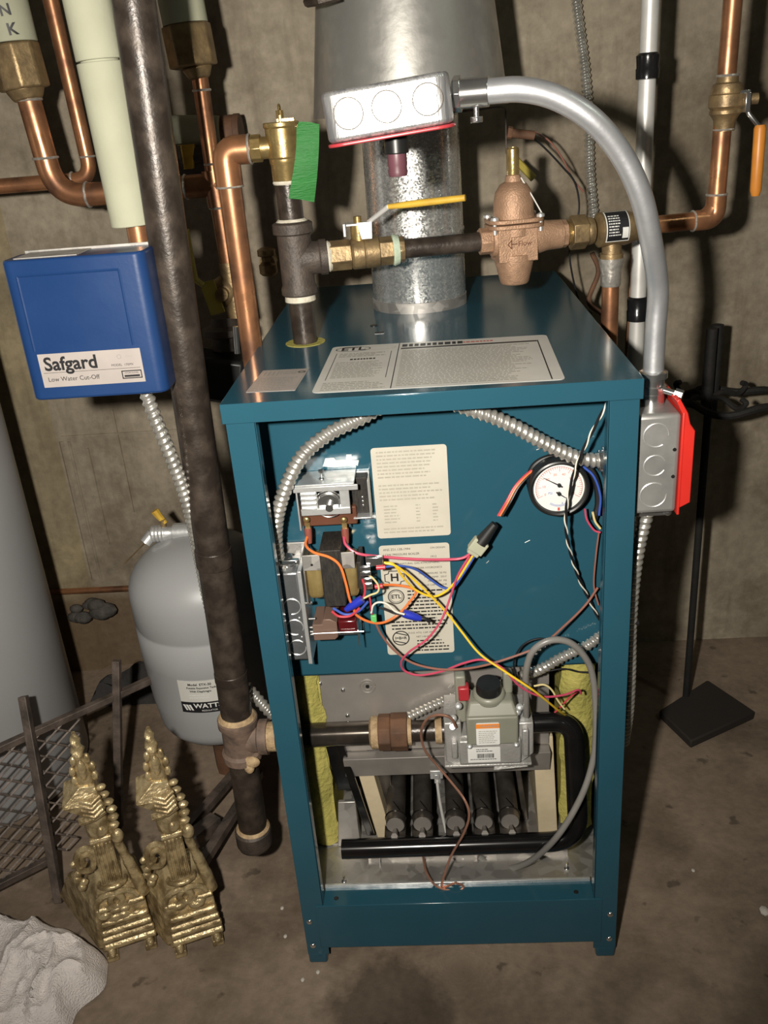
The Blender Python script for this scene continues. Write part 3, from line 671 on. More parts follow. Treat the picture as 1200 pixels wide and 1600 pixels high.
for (cx, cz), ang, ln in (((0.0, 0.004), 150, 0.021), ((0.0, -0.0065), 325, 0.012)):
    a = math.radians(ang); b = fn(cx, cz, 0.0022); mb.tube([b-V((math.cos(a), 0, math.sin(a)))*0.004, b+V((math.cos(a), 0, math.sin(a)))*ln], [0.0009, 0.0003], 6)
    mb.cyl(fn(cx, cz, 0), fn(cx, cz, 0.003), 0.0022, n=14)
obj('needle', mb, M_ink, g)
mb = MB(); mb.torus((gc.x, 0.0605, gc.z), (0, 1, 0), 0.0318, 0.0026, 48, 8); obj('bezel', mb, M_blackp, g)

# ================================================================== limit control, transformer, junction box
def wbox(px, py, wpx, hpx, Y0, Y1, mb):
    c = P(px, py, Y0); dx = P(px+wpx/2, py, Y0).x-P(px-wpx/2, py, Y0).x; dz = P(px, py-hpx/2, Y0).z-P(px, py+hpx/2, Y0).z
    mb.bb(c.x-dx/2, c.x+dx/2, Y0, Y1, c.z-dz/2, c.z+dz/2); return c, dx, dz
lc = P(517, 790, 0.06)
ls = thing('limit_switch', 'open high limit control with silver bracket, dial and brown base on teal panel', 'switch', (lc.x, PY, lc.z-0.03))
LX, LZ = lc.x, lc.z
mb = MB(); mb.bb(LX-0.036, LX+0.028, 0.068, 0.093, LZ-0.029, LZ-0.006); obj('base', mb, M_brown, ls, 0.0015)
mb = MB()
mb.bb(LX-0.038, LX+0.030, 0.052, PY-0.0005, LZ+0.0285, LZ+0.0305); mb.bb(LX-0.040, LX+0.034, 0.050, 0.0525, LZ+0.022, LZ+0.0285)
mb.bb(LX-0.033, LX-0.014, 0.053, 0.058, LZ-0.006, LZ+0.022); mb.bb(LX+0.012, LX+0.023, 0.053, 0.058, LZ-0.006, LZ+0.022)
mb.bb(LX-0.034, LX+0.023, 0.052, 0.060, LZ-0.008, LZ+0.000); mb.bb(LX-0.0385, LX-0.0365, 0.055, PY-0.0005, LZ-0.028, LZ+0.03)
mb.bb(LX+0.022, LX+0.045, PY-0.004, PY-0.0005, LZ-0.020, LZ+0.028); mb.bb(LX+0.0435, LX+0.045, 0.066, PY-0.0005, LZ-0.020, LZ+0.026); mb.bb(LX+0.024, LX+0.045, 0.066, PY, LZ-0.022, LZ-0.020)
for k in range(4): mb.bb(LX-0.033, LX-0.015, 0.0505, 0.0535, LZ+0.018-k*0.006, LZ+0.020-k*0.006)
obj('bracket', mb, M_zinc, ls, 0.0006)
mb = MB(); mb.bb(LX+0.024, LX+0.043, 0.0745, 0.090, LZ-0.018, LZ+0.027); obj('side_housing', mb, M_lam, ls, 0.0008)
mb = MB(); mb.cyl((LX-0.002, 0.064, LZ+0.004), (LX-0.002, 0.057, LZ+0.004), 0.0145, n=40); mb.torus((LX-0.002, 0.056, LZ+0.004), (0, 1, 0), 0.0125, 0.0012, 30, 6); mb.torus((LX-0.002, 0.056, LZ+0.004), (0, 1, 0), 0.0165, 0.0009, 30, 6)
mb.cyl((LX-0.001, 0.057, LZ+0.001), (LX-0.001, 0.050, LZ+0.001), 0.0045, n=20)
obj('dial', mb, M_chrome, ls)
mb = MB()
for zz in (0.0, -0.005, 0.006-0.016): panhead(mb, (LX+0.036, 0.0745, LZ+zz+0.002), (0, -1, 0), 0.0017)
for xx in (-0.029, 0.018): mb.bb(LX+xx-0.0008, LX+xx+0.0008, 0.072, 0.08, LZ-0.034, LZ-0.029)
panhead(mb, (LX-0.008, 0.068, LZ+0.0305), (0, 0, 1), 0.0035); mb.cyl((LX-0.008, 0.068, LZ+0.030), (LX-0.008, 0.068, LZ+0.041), 0.0016, n=10); mb.cyl((LX-0.008, 0.068, LZ+0.039), (LX-0.008, 0.068, LZ+0.0415), 0.0034, n=12)
obj('screw', mb, M_chrome, ls)
for q in (479, 537):
    t = P(q, 812, 0.062); mb = MB(); panhead(mb, t, (0, -1, 0), 0.0040); mb.box(t+V((0, 0.003, -0.009)), (0.0058, 0.003, 0.009)); obj('terminal', mb, M_brass, ls)
    mb = MB(); mb.tube([t+V((0, 0.002, -0.012)), t+V((0, 0, -0.020)), t+V((0.0008, -0.001, -0.030))], [0.0046, 0.0045, 0.0026], 12); obj('crimp_sleeve', mb, mat('red_brown_sleeve', (0.24, 0.07, 0.05), 0.35), ls)

# junction box at left with knockouts
jc = P(461, 960, 0.045); JX0, JX1 = P(443, 960, 0.045).x, P(478, 960, 0.045).x; JZ1, JZ0 = P(450, 895, 0.045).z, P(470, 1032, 0.045).z
jb = thing('junction_box', 'narrow zinc junction box with round knockouts, inside boiler beside left post', 'junction box', ((JX0+JX1)/2, 0.07, JZ0))
mb = MB(); mb.bb(JX0, JX1-0.003, 0.045, PY-0.0005, JZ0, JZ1); obj('box', mb, M_zincd, jb, 0.003)
mb = MB(); mb.bb(JX1-0.004, JX1+0.001, 0.042, PY-0.0005, JZ0-0.004, JZ1+0.002); obj('cover', mb, M_zinc, jb, 0.0008)
mb = MB(); xm = (JX0+JX1)/2-0.002
for k in range(3): mb.torus((xm, 0.0447, JZ0+0.019+k*0.029), (0, 1, 0), 0.0105, 0.0007, 26, 6, 0.4*PI*k, 0.4*PI*k+1.75*PI)
for k in range(2): panhead(mb, (xm+0.007, 0.0450, JZ0+0.034+k*0.027), (0, -1, 0), 0.0013)
obj('knockout', mb, M_zinc, jb)
mb = MB(); mb.cyl((xm-0.003, 0.062, JZ1-0.001), (xm-0.003, 0.062, JZ1+0.014), 0.0085, n=20); mb.cyl((xm-0.003, 0.062, JZ1), (xm-0.003, 0.062, JZ1+0.003), 0.0115, n=8)
mb.bb(xm-0.014, xm+0.014, 0.049, 0.055, JZ1+0.008, JZ1+0.014); panhead(mb, (xm+0.011, 0.049, JZ1+0.011), (0, -1, 0), 0.003); panhead(mb, (xm-0.011, 0.049, JZ1+0.011), (0, -1, 0), 0.003)
obj('cable_clamp', mb, M_chrome, jb, 0.0005)
mb = MB(); a = P(462, 868, PY-0.003); mb.bb(a.x-0.020, a.x+0.014, PY-0.004, PY-0.0005, a.z-0.020, a.z+0.018); obj('mounting_plate', mb, M_galvdull, jb, 0.0006)

# transformer
tc_ = P(520, 905, 0.035)
TX, TZ = tc_.x, tc_.z
tr = thing('transformer', 'small transformer with gold varnished coil and black laminated core', 'transformer', (TX, 0.06, TZ-0.035))
mb = MB(); mb.bb(TX-0.012, TX+0.013, 0.030, 0.082, TZ-0.034, TZ+0.040); obj('laminated_core', mb, M_lam, tr, 0.001)
for a, b in ((-0.031, -0.012), (0.013, 0.029)):
    mb = MB(); mb.bb(TX+a, TX+b, 0.034, 0.080, TZ-0.026, TZ+0.019); obj('coil', mb, M_gold, tr, 0.006, seg=3)
mb = MB(); mb.bb(TX-0.033, TX-0.011, 0.032, 0.034, TZ+0.014, TZ+0.034); mb.bb(TX-0.033, TX-0.0315, 0.032, 0.085, TZ-0.030, TZ+0.034); mb.bb(TX+0.013, TX+0.028, 0.031, 0.033, TZ+0.015, TZ+0.036)
obj('mounting_bracket', mb, M_galvdull, tr, 0.0006)
mb = MB(); mb.bb(TX+0.029, TX+0.034, 0.036, 0.078, TZ-0.016, TZ+0.020); obj('terminal_board', mb, M_lam, tr, 0.0006)
mb = MB(); mb.cyl((TX-0.022, 0.0318, TZ+0.022), (TX-0.022, 0.0310, TZ+0.022), 0.0015, n=10); obj('rivet_hole', mb, M_blackp, tr)
mb = MB()
for z, y in ((0.013, 0.034), (0.006, 0.034), (-0.006, 0.04), (-0.013, 0.04), (-0.018, 0.045)): mb.box((TX+0.039, y, TZ+z), (0.012, 0.004, 0.005))
obj('terminal', mb, M_chrome, tr, 0.0006)
# relay
rc = P(522, 982, 0.04); mb = MB(); RXx, RZ = rc.x, rc.z
re = thing('relay', 'brown relay with dark red coil and wire frame under the transformer', 'relay', (RXx, 0.06, RZ-0.016))
mb = MB(); mb.prism([(-0.026, -0.016), (0.0, -0.016), (0.004, -0.012), (0.004, 0.008), (-0.004, 0.013), (-0.012, 0.013), (-0.014, 0.006), (-0.026, 0.006)], (RXx, 0.040, RZ), (1, 0, 0), (0, 0, 1), (0, 1, 0), 0.045)
obj('base', mb, mat('brown_relay_base', (0.16, 0.10, 0.075), 0.45), re, 0.001)
mb = MB(); mb.bb(RXx+0.005, RXx+0.028, 0.040, 0.080, RZ-0.007, RZ+0.010); obj('coil', mb, M_dred, re, 0.003, seg=3)
mb = MB(); mb.tube([(RXx-0.026, 0.037, RZ-0.004), (RXx+0.036, 0.037, RZ-0.004), (RXx+0.036, 0.037, RZ+0.008)], 0.0007, 6); mb.bb(RXx+0.028, RXx+0.0295, 0.038, 0.08, RZ-0.026, RZ+0.010)
mb.bb(RXx+0.004, RXx+0.030, 0.044, 0.08, RZ-0.012, RZ-0.007)
for z in (0.012, 0.0, -0.006, -0.010): mb.cyl((RXx-0.030, 0.045, RZ+z), (RXx-0.022, 0.045, RZ+z), 0.0016, n=10)
mb.cyl((RXx-0.044, 0.05, RZ+0.030), (RXx-0.024, 0.05, RZ+0.032), 0.0022, n=10)
obj('wire_frame', mb, M_chrome, re)

# ================================================================== gas train
GY = 0.112
gv_c = P(765, 1160, 0.06)
gx, gz = gv_c.x, gv_c.z
gv = thing('gas_valve', 'grey cast gas valve with plastic regulator top, black knob and warning label', 'gas valve', (gx, 0.08, gz-0.03))
c0 = P(765, 1165, 0.062); w2 = 0.060; zc = c0.z; xc = c0.x
mb = MB()
poly = [(-0.058, 0.022), (-0.058, -0.022), (-0.046, -0.029), (0.040, -0.029), (0.057, -0.014), (0.057, 0.036), (0.036, 0.036), (0.036, 0.018), (-0.036, 0.018), (-0.036, 0.040), (-0.058, 0.040)]
mb.prism(poly, (xc, 0.060, zc), (1, 0, 0), (0, 0, 1), (0, 1, 0), 0.088-0.060+0.035)
mb.bb(xc-0.040, xc+0.040, 0.052, 0.062, zc-0.022, zc+0.016)
mb.bb(xc-0.050, xc-0.042, 0.052, 0.062, zc-0.012, zc+0.014); mb.bb(xc+0.042, xc+0.050, 0.052, 0.062, zc-0.012, zc+0.030)
obj('valve_body', mb, M_alum, gv, 0.002)
mb = MB(); mb.lathe([(0.026, 0.014), (0.026, 0.004), (0.020, 0.0)], (xc-0.020, 0.092, zc-0.042), (0, 0, 1), 28); mb.cyl((xc+0.026, 0.085, zc-0.036), (xc+0.026, 0.085, zc-0.026), 0.024, n=28)
mb.hexa([(xc+0.004, 0.060, zc-0.040), (xc+0.050, 0.060, zc-0.036), (xc+0.050, 0.10, zc-0.036), (xc+0.004, 0.10, zc-0.04), (xc+0.006, 0.064, zc-0.030), (xc+0.046, 0.064, zc-0.028), (xc+0.046, 0.10, zc-0.028), (xc+0.006, 0.10, zc-0.03)])
mb.bb(xc-0.060, xc+0.054, 0.056, 0.10, zc-0.030, zc-0.026)
obj('lower_boss', mb, M_alum, gv, 0.001)
t = P(768, 1100, 0.052); rx, rz = t.x, zc+0.012
mb = MB(); hw = 0.033
mb.hexa([(rx-hw, 0.048, rz), (rx+hw, 0.048, rz), (rx+hw, 0.085, rz), (rx-hw, 0.085, rz), (rx-hw, 0.046, rz+0.045), (rx+hw, 0.046, rz+0.045), (rx+hw, 0.085, rz+0.045), (rx-hw, 0.085, rz+0.045)])
mb.hexa([(rx-hw, 0.046, rz+0.045), (rx+hw, 0.046, rz+0.045), (rx+hw, 0.085, rz+0.045), (rx-hw, 0.085, rz+0.045), (rx-hw+0.005, 0.056, rz+0.062), (rx+hw-0.006, 0.056, rz+0.062), (rx+hw-0.006, 0.085, rz+0.062), (rx-hw+0.005, 0.085, rz+0.062)])
mb.bb(rx-hw-0.012, rx-hw+0.002, 0.070, 0.088, rz+0.02, rz+0.092); mb.bb(rx+hw-0.016, rx+hw-0.004, 0.074, 0.088, rz+0.06, rz+0.092)
mb.lathe([(0.021, 0), (0.021, 0.010), (0.017, 0.012)], (rx-0.002, 0.072, rz+0.058), (0, -0.15, 1), 32)
obj('regulator_housing', mb, M_regul, gv, 0.003, seg=3)
mb = MB(); mb.lathe([(0.0165, 0), (0.0165, 0.008), (0.015, 0.013), (0.0, 0.0135)], (rx-0.002, 0.070, rz+0.070), (0, -0.15, 1), 28)
obj('knob', mb, M_blackp, gv)
mb = MB(); mb.bb(rx-hw-0.008, rx-hw+0.006, 0.064, 0.080, rz+0.058, rz+0.078); obj('red_clip', mb, mat('red_plastic', (0.42, 0.03, 0.04), 0.35), gv, 0.002)
fn = plane_map((rx-0.006, 0.0462, rz+0.020), (1, 0, 0), (0, 0.045*-0.04, 1), (0, -1, 0)); mb = MB(); sheet(mb, fn, 0.030, 0.034, 0.0012, r=0.002); wl = obj('warning_label', mb, M_white, gv, flat=True)
mb = MB(); rect(mb, fn, -0.015, 0.015, 0.0095, 0.0165, 0.0016); obj('orange_band', mb, M_orange, wl, flat=True)
mb = MB(); put_text(mb, 'WARNING', 0.0048, 0.002, 0.0130, fn, 0.002, bold=True); fineprint(mb, fn, -0.012, 0.012, 0.0055, 7, 0.0030, 0.0011, 0.0016, wmin=0.001, wmax=0.004, gap=0.0006); obj('lettering', mb, M_inkg, wl, flat=True)
fn = plane_map((xc-0.008, 0.0518, zc-0.006), (1, 0, 0), (0, 0, 1), (0, -1, 0)); mb = MB(); sheet(mb, fn, 0.042, 0.024, 0.0004, r=0.001); bl_ = obj('bar_code_label', mb, M_white, gv, flat=True)
mb = MB(); fineprint(mb, fn, -0.010, 0.012, 0.0095, 2, 0.003, 0.0011, 0.0006, wmin=0.001, wmax=0.004, gap=0.0006)
for k in range(22): rect(mb, fn, -0.009+k*0.0010, -0.0086+k*0.0010+random.uniform(0, 0.0004), -0.005, 0.002, 0.0006)
fineprint(mb, fn, -0.018, 0.018, -0.0065, 1, 0.003, 0.0011, 0.0006, wmin=0.001, wmax=0.004, gap=0.0006)
obj('bar_code', mb, M_ink, bl_, flat=True)
mb = MB()
for dx in (-0.030, 0.030): panhead(mb, (rx+dx, 0.0485, rz-0.001), (0, -0.6, 0.8), 0.0035)
for q in ((708, 1122), (716, 1103), (812, 1105), (808, 1112)): panhead(mb, P(q[0], q[1], 0.055), (0, -0.7, 0.7), 0.005)
mb.cyl((xc-0.047, 0.060, zc+0.036), (xc-0.047, 0.050, zc+0.042), 0.004, n=12); mb.cyl((xc+0.046, 0.07, zc+0.034), (xc+0.046, 0.068, zc+0.046), 0.0055, n=6)
obj('screw', mb, M_zinc, gv)
# incoming gas pipe
gzc = P(520, 1147, GY).z
gp = thing('gas_supply_pipe', 'shiny black gas pipe with brown malleable union feeding the gas valve', 'pipe', (-0.13, GY, gzc-0.017))
mb = MB(); mb.cyl((-0.228, GY, gzc), (P(578, 1147, GY).x, GY, gzc), 0.0167, n=32); obj('pipe', mb, mat('oily_steel_pipe', (0.10, 0.085, 0.07), 0.16, 0.7, (0.05, 0.042, 0.035), 30), gp)
xa, xb, xd = P(578, 1147, GY).x, P(592, 1147, GY).x, P(655, 1147, GY).x
mb = MB(); mb.lathe([(0.0175, 0), (0.0225, 0.003), (0.0225, xb-xa)], (xa, GY, gzc), (1, 0, 0), 28); 
mb.lathe([(0.019, 0.0), (0.019, 0.008)], (xd-0.018, GY, gzc), (1, 0, 0), 28); mb.cyl((P(688, 1140, GY).x-0.007, GY, gzc), (P(688, 1140, GY).x+0.002, GY, gzc), 0.0185, n=24)
obj('pipe_sealant', mb, M_dope, gp)
mb = MB(); mb.cyl((xb, GY, gzc), (xb+0.017, GY, gzc), 0.0255, n=8); mb.cyl((xb+0.017, GY, gzc), (xb+0.040, GY, gzc), 0.0262, n=8, rot=0.2); obj('union', mb, M_rust, gp, 0.0015)
mb = MB(); mb.cyl((xd-0.012, GY, gzc), (xc-0.05, GY, gzc), 0.0145, n=24); obj('nipple', mb, M_iron, gp)
# manifold with return bend
mz = P(700, 1320, 0.052).z; mxr = P(895, 1300, 0.052).x+0.004
pts = [(xc+0.05, 0.085, zc+0.008), (xc+0.075, 0.083, zc+0.010), (mxr, 0.080, zc+0.012), (mxr+0.004, 0.055, mz+0.01), (mxr+0.004, 0.052, mz), (P(535, 1329, 0.052).x, 0.052, mz-0.002)]
pts = [(xc+0.05, 0.088, zc+0.014), (mxr, 0.086, zc+0.016), (mxr+0.004, 0.052, mz), (P(535, 1329, 0.052).x, 0.052, mz-0.002)]
mb = MB(); mb.tube(fillet(pts, 0.042, 12), 0.0135, 24)
mf = solo('gas_manifold', mb, M_pipeblk, 'glossy black manifold pipe bending down from gas valve across the burners', 'pipe')

# ================================================================== wiring
RWY = 0.05
def wire(label, path, m, r=0.0013, Y=RWY, name='wire', Ys=None, group=None, k=8):
    mb = MB(); pts = [P(x, y, Ys[i] if Ys else Y) for i, (x, y) in enumerate(path)]
    mb.tube(smooth(pts, k), r, 8); return solo(name, mb, m, label, 'wire' if name == 'wire' else 'cable', group)
wire('orange wire from the left limit switch terminal to a blue wire nut', [(480, 838), (478, 852), (490, 863), (515, 871), (531, 884), (540, 910), (546, 935), (550, 945)], W_or, 0.0016, Ys=[.06, .045, .032, .026, .024, .024, .026, .03])
wire('orange wire looping low over the rating label from the blue wire nut', [(553, 948), (556, 960), (575, 971), (598, 973), (622, 960), (642, 938), (650, 924), (636, 917), (615, 914), (596, 914)], W_or, 0.0016, Ys=[.03, .035, .04, .05, .06, .06, .06, .06, .055, .045])
wire('red wire from the right limit switch terminal straight across to white connector', [(537, 838), (541, 852), (560, 865), (600, 870), (655, 874), (705, 874), (725, 871), (738, 862)], W_pk, 0.0017, Ys=[.06, .05, .045, .05, .055, .06, .06, .06])
wire('yellow wire sagging in a loop up to the white connector', [(600, 879), (615, 882), (630, 902), (650, 922), (675, 932), (695, 925), (715, 905), (730, 882), (740, 866)], W_ye, 0.0014, Ys=[.04, .04, .045, .055, .06, .06, .06, .06, .06])
wire('long yellow wire running diagonally down past the gas valve', [(602, 880), (618, 884), (640, 900), (668, 926), (700, 960), (722, 988), (750, 1022), (790, 1050), (835, 1080), (870, 1108), (884, 1118)], W_ye, 0.0014, Ys=[.038, .038, .045, .05, .055, .05, .04, .03, .03, .06, .09])
wire('blue wire arching from red terminal to the white connector', [(600, 886), (625, 884), (650, 890), (672, 905), (692, 918), (708, 918), (725, 895), (742, 868)], W_bl, 0.0014, Ys=[.04, .045, .055, .065, .065, .062, .06, .06])
wire('magenta wire swinging low from the white connector then right to the valve', [(734, 868), (715, 900), (703, 935), (690, 968), (668, 998), (640, 1018), (627, 1034), (632, 1048), (655, 1055), (690, 1049), (725, 1036), (755, 1031), (785, 1044), (812, 1072), (845, 1088), (880, 1086), (903, 1078), (908, 1084)], W_pk, 0.0014, Ys=[.06, .058, .055, .05, .05, .05, .055, .06, .06, .055, .045, .04, .035, .04, .05, .06, .07, .075])
wire('brown wire sagging from relay and rising right to the post', [(584, 966), (595, 990), (615, 1015), (645, 1036), (690, 1046), (740, 1043), (790, 1030), (845, 1008), (885, 975), (915, 945), (934, 918)], W_br, 0.0015, Ys=[.045, .05, .055, .055, .05, .04, .035, .04, .06, .07, .075])
wire('white wire arching over to the far blue wire nut', [(580, 958), (583, 946), (592, 941), (605, 944), (617, 955), (632, 960)], W_wh, 0.0012, Y=0.04)
wire('short black wire running into the far blue wire nut', [(592, 949), (605, 954), (618, 959), (634, 961)], W_bk, 0.0012, Y=0.05)
wire('pale yellow wire looping from transformer to the near blue wire nut', [(570, 895), (582, 903), (591, 915), (590, 925), (578, 930), (562, 938)], W_py, 0.0012, Y=0.034)
wire('red wire hanging down from the transformer terminal', [(566, 905), (570, 918), (569, 930), (562, 942), (556, 950)], W_rd, 0.0014, Y=0.035)
wire('thin red wire dropping beside the white arched wire', [(577, 930), (579, 942), (580, 952), (581, 960)], W_rd, 0.0011, Y=0.04)
wire('dark blue wire bundled under the transformer', [(520, 950), (540, 960), (560, 955), (575, 940)], W_bl, 0.0016, Y=0.034)
wire('dark red wire curled under the transformer core', [(518, 955), (530, 963), (548, 962), (562, 950)], W_rd, 0.0016, Y=0.032)
wire('pale yellow wire hooked behind the valve over the glass wool', [(834, 1072), (850, 1070), (862, 1078), (872, 1095), (882, 1108)], W_py, 0.0013, Y=0.075)
wire('dark red wire ending low beside the manifold bend', [(905, 1078), (890, 1090), (875, 1105), (862, 1118)], W_rd, 0.0012, Y=0.09)
wire('black wire curving behind the grey cable at right', [(808, 1060), (803, 1035), (815, 1010), (840, 998), (868, 1002)], W_bk, 0.0013, Y=0.07)
wire('thin black wire lying over the top of the glass wool', [(850, 1050), (880, 1045), (905, 1050), (930, 1050)], W_bk, 0.0011, Y=0.085)
wire('grey wire hanging straight down beside the right post below gauge', [(936, 830), (931, 870), (928, 915), (935, 945)], W_br, 0.0011, Y=0.08)
def nut(label, a, b, Y):
    p0, p1 = P(*a, Y), P(*b, Y); mb = MB(); d = (p1-p0); n = d.normalized()
    mb.lathe([(0.0050, 0), (0.0054, d.length*0.25), (0.0048, d.length*0.7), (0.0030, d.length)], p0, n, 12)
    solo('wire_nut', mb, W_nut, label, 'wire nut', 'blue wire nuts')
nut('blue wire nut overlapping the bottom of the transformer coil', (566, 936), (540, 953), 0.028); nut('blue wire nut lying over the rating label', (630, 958), (658, 967), 0.05)
mb = MB(); mb.tube(smooth([P(654, 966, 0.05), P(664, 967, 0.05), P(672, 972, 0.05)]), 0.0022, 8); solo('wire', mb, W_bk, 'frayed black wire stub sticking out of the far blue wire nut', 'wire')
mb = MB(); mb.tube([P(586, 917, 0.04), P(598, 915, 0.04)], 0.0030, 10); solo('crimp_terminal', mb, W_rd, 'red crimp terminal on the orange looping wire', 'terminal', 'red crimp terminals')
mb = MB(); mb.tube([P(588, 887, 0.038), P(602, 886, 0.038)], 0.0028, 10); solo('crimp_terminal', mb, W_rd, 'red crimp terminal on the blue wire beside transformer', 'terminal', 'red crimp terminals')
mb = MB(); c = P(585, 876, 0.04); mb.box(c, (0.020, 0.006, 0.011)); solo('terminal_block', mb, M_chrome, 'bright metal spade terminals on the transformer side', 'terminal', bevel=0.001)
mb = MB(); c = P(584, 966, 0.045); mb.box(c, (0.007, 0.005, 0.010)); solo('splice_sleeve', mb, W_gn, 'small green sleeve at the start of the brown wire', 'sleeve', bevel=0.001)
# white connector with black sleeve
c = P(747, 853, 0.058); ax = (P(775, 818, 0.058)-P(738, 866, 0.058)).normalized(); R_ = Matrix((ax.cross(V((0, 1, 0))).normalized(), V((0, 1, 0)), ax)).transposed()
pc = thing('plug_connector', 'white plastic plug connector with black sleeve joining coloured wires', 'connector', c)
mb = MB(); mb.box(c, (0.019, 0.011, 0.017), R_); mb.box(c-ax*0.008, (0.015, 0.009, 0.010), R_); obj('plug_body', mb, M_foam, pc, 0.0015)
mb = MB(); mb.tube([c+ax*0.005, c+ax*0.014, c+ax*0.034], [0.0082, 0.0072, 0.0048], 14); obj('sleeve', mb, M_rubber, pc)
for m_, dx, lb in ((W_rd, -3, 'red'), (W_or, 0, 'orange'), (W_bk, 4, 'black')):
    wire(lb + ' wire rising from the black sleeve towards the gauge', [(781+dx, 806), (794+dx, 784), (806+dx, 762), (820+dx, 746), (833+dx, 735)], m_, 0.0013, Ys=[.058, .06, .065, .07, .075])
wire('thick black cable curling over and behind the gauge', [(826, 748), (835, 728), (855, 716), (885, 714), (912, 724), (930, 748), (935, 785), (928, 812)], M_rubber, 0.0042, Y=0.080, name='cable')
wire('blue grey wire following the black cable beside the gauge', [(910, 728), (928, 745), (938, 775), (936, 805)], W_bl, 0.0014, Y=0.074)
wire('pink wire hanging under the gauge at the right post', [(914, 795), (917, 812), (928, 828), (938, 832)], W_pk, 0.0012, Y=0.07)
wire('pale yellow wire hanging under the gauge at the right post', [(926, 800), (930, 815), (938, 826)], W_py, 0.0014, Y=0.07)
# twisted black and white pair
base = resample(smooth([P(x, y, Y) for x, y, Y in ((950, 628, .04), (925, 675, .035), (903, 722, .035), (890, 765, .035), (884, 810, .04), (888, 850, .05), (903, 900, .07), (922, 940, .08), (936, 968, .085))], 10), 0.0015)
tp = thing('twisted_wire_pair', 'twisted black and white wire pair hanging in front of the gauge', 'wire', base[-1])
for ph, m_, nm in ((0, W_bk, 'black_strand'), (PI, W_wh, 'white_strand')):
    mb = MB(); pts = []; r_ = 0.0016 if ph == 0 else 0.0009
    for i, p in enumerate(base): a = i*0.26+ph; pts.append(p+V((math.cos(a), math.sin(a), 0))*(0.0006 if ph == 0 else 0.0014))
    mb.tube(pts, r_, 7); obj(nm, mb, m_, tp)
# grey cable
mb = MB(); pth = [(822, 1118, .06), (822, 1085, .05), (822, 1050, .04), (832, 1018, .035), (858, 1001, .035), (888, 1003, .04), (912, 1024, .045), (926, 1056, .05), (931, 1120, .05), (927, 1185, .045), (908, 1245, .03), (872, 1305, .02), (832, 1343, .045), (795, 1357, .07), (765, 1350, .08), (748, 1338, .085)]
mb.tube(smooth([P(*q) for q in pth], 10), 0.0042, 12); solo('cable', mb, W_gy, 'thick grey cable arching from the gas valve down over the manifold', 'cable')
mb = MB(); pth = [(712, 1136, .05), (704, 1122, .045), (685, 1117, .045), (667, 1124, .05), (658, 1145, .06), (664, 1172, .07), (683, 1196, .075), (705, 1222, .06), (726, 1250, .04), (733, 1275, .03), (724, 1303, .03), (706, 1335, .035), (696, 1362, .03), (690, 1384, .027), (698, 1385, .025), (712, 1380, .025), (724, 1385, .025), (718, 1391, .022), (700, 1391, .022), (680, 1383, .026), (666, 1362, .05), (661, 1338, .08)]
mb.tube(smooth([P(*q) for q in pth], 8), 0.0017, 8); solo('pilot_tube', mb, mat('bright_copper_tube', (0.66, 0.34, 0.24), 0.3, 0.7), 'thin copper pilot tube looping down over the manifold to the tray edge', 'tube')
# armoured cables inside
mb = MB(); pts = [P(*q) for q in ((443, 898, .058), (432, 860, .055), (432, 815, .05), (445, 765, .045), (470, 715, .042), (510, 680, .042), (560, 655, .045))]
e = P(645, 640, .05); pts.append(V((e.x, 0.05, 0.806))); pts += [P(*q) for q in ((745, 643, .05), (800, 665, .05), (850, 692, .055), (895, 713, .06), (925, 719, .065), (944, 720, .07))]
armoured(mb, pts, 0.0086, 0.0075); solo('flexible_conduit', mb, M_flex, 'ribbed metal flexible conduit arching under the lid from left to right', 'conduit')
mb = MB(); c = P(940, 720, 0.07); mb.cyl(c-V((0.004, 0, 0)), c+V((0.006, 0, 0)), 0.0125, n=16); mb.box(c+V((0.003, -0.004, 0)), (0.006, 0.014, 0.034)); solo('conduit_connector', mb, M_chrome, 'bright clamp holding the arching conduit at the right post', 'connector', bevel=0.001)
mb = MB(); armoured(mb, [P(*q) for q in ((940, 992, .085), (918, 1008, .08), (880, 1026, .08), (845, 1045, .082), (800, 1062, .112), (755, 1080, .124), (715, 1088, .125), (675, 1103, .125), (630, 1124, .125))], 0.0072, 0.0065)
solo('flexible_conduit', mb, M_flex, 'ribbed metal flexible conduit passing behind the gas valve', 'conduit')

# ================================================================== flue, draft hood
FX, FY, FR = -0.008, 0.445, 0.0675
fl = thing('flue_pipe', 'shiny spangled galvanised flue pipe rising from the boiler top', 'flue', (FX, FY, H))
mb = MB(); mb.lathe([(FR, 0.0), (FR, 0.10), (FR+0.0012, 0.102), (FR+0.0012, 0.105), (FR, 0.107), (FR-0.002, 0.36)], (FX, FY, H), (0, 0, 1), 96); obj('pipe', mb, M_galv, fl)
mb = MB(); mb.lathe([(FR+0.0012, 0.0), (FR+0.0012, 0.014), (FR+0.0002, 0.0145), (FR+0.0002, 0)], (FX, FY, H), (0, 0, 1), 64); obj('collar', mb, M_galvdull, fl)
hz = P(600, 178, FY-0.12).z
hd = thing('draft_hood', 'wide tapering grey galvanised draft hood above the flue pipe', 'draft hood', (FX, FY, hz))
r0 = 0.132; htop = 1.50
mb = MB(); mb.lathe([(r0-0.002, 0.0), (r0, 0.0), (r0-0.002, 0.012), (r0-0.028, 0.22), (r0-0.045, 0.36), (r0-0.047, 0.36)], (FX+0.002, FY, hz), (0, 0, 1), 96)
obj('cone', mb, mat('brushed_hood_steel', (0.50, 0.49, 0.46), 0.36, 0.75, (0.40, 0.39, 0.365), 50, 0.05, 120, rvar=0.08), hd)
mb = MB(); rr = r0-0.012
fnc = lambda u, v, h: V((FX+0.002+(r0-0.0115-0.125*(v+0.08)+h)*math.sin(u/0.115), FY-(r0-0.0115-0.125*(v+0.08)+h)*math.cos(u/0.115), hz+0.09+v))
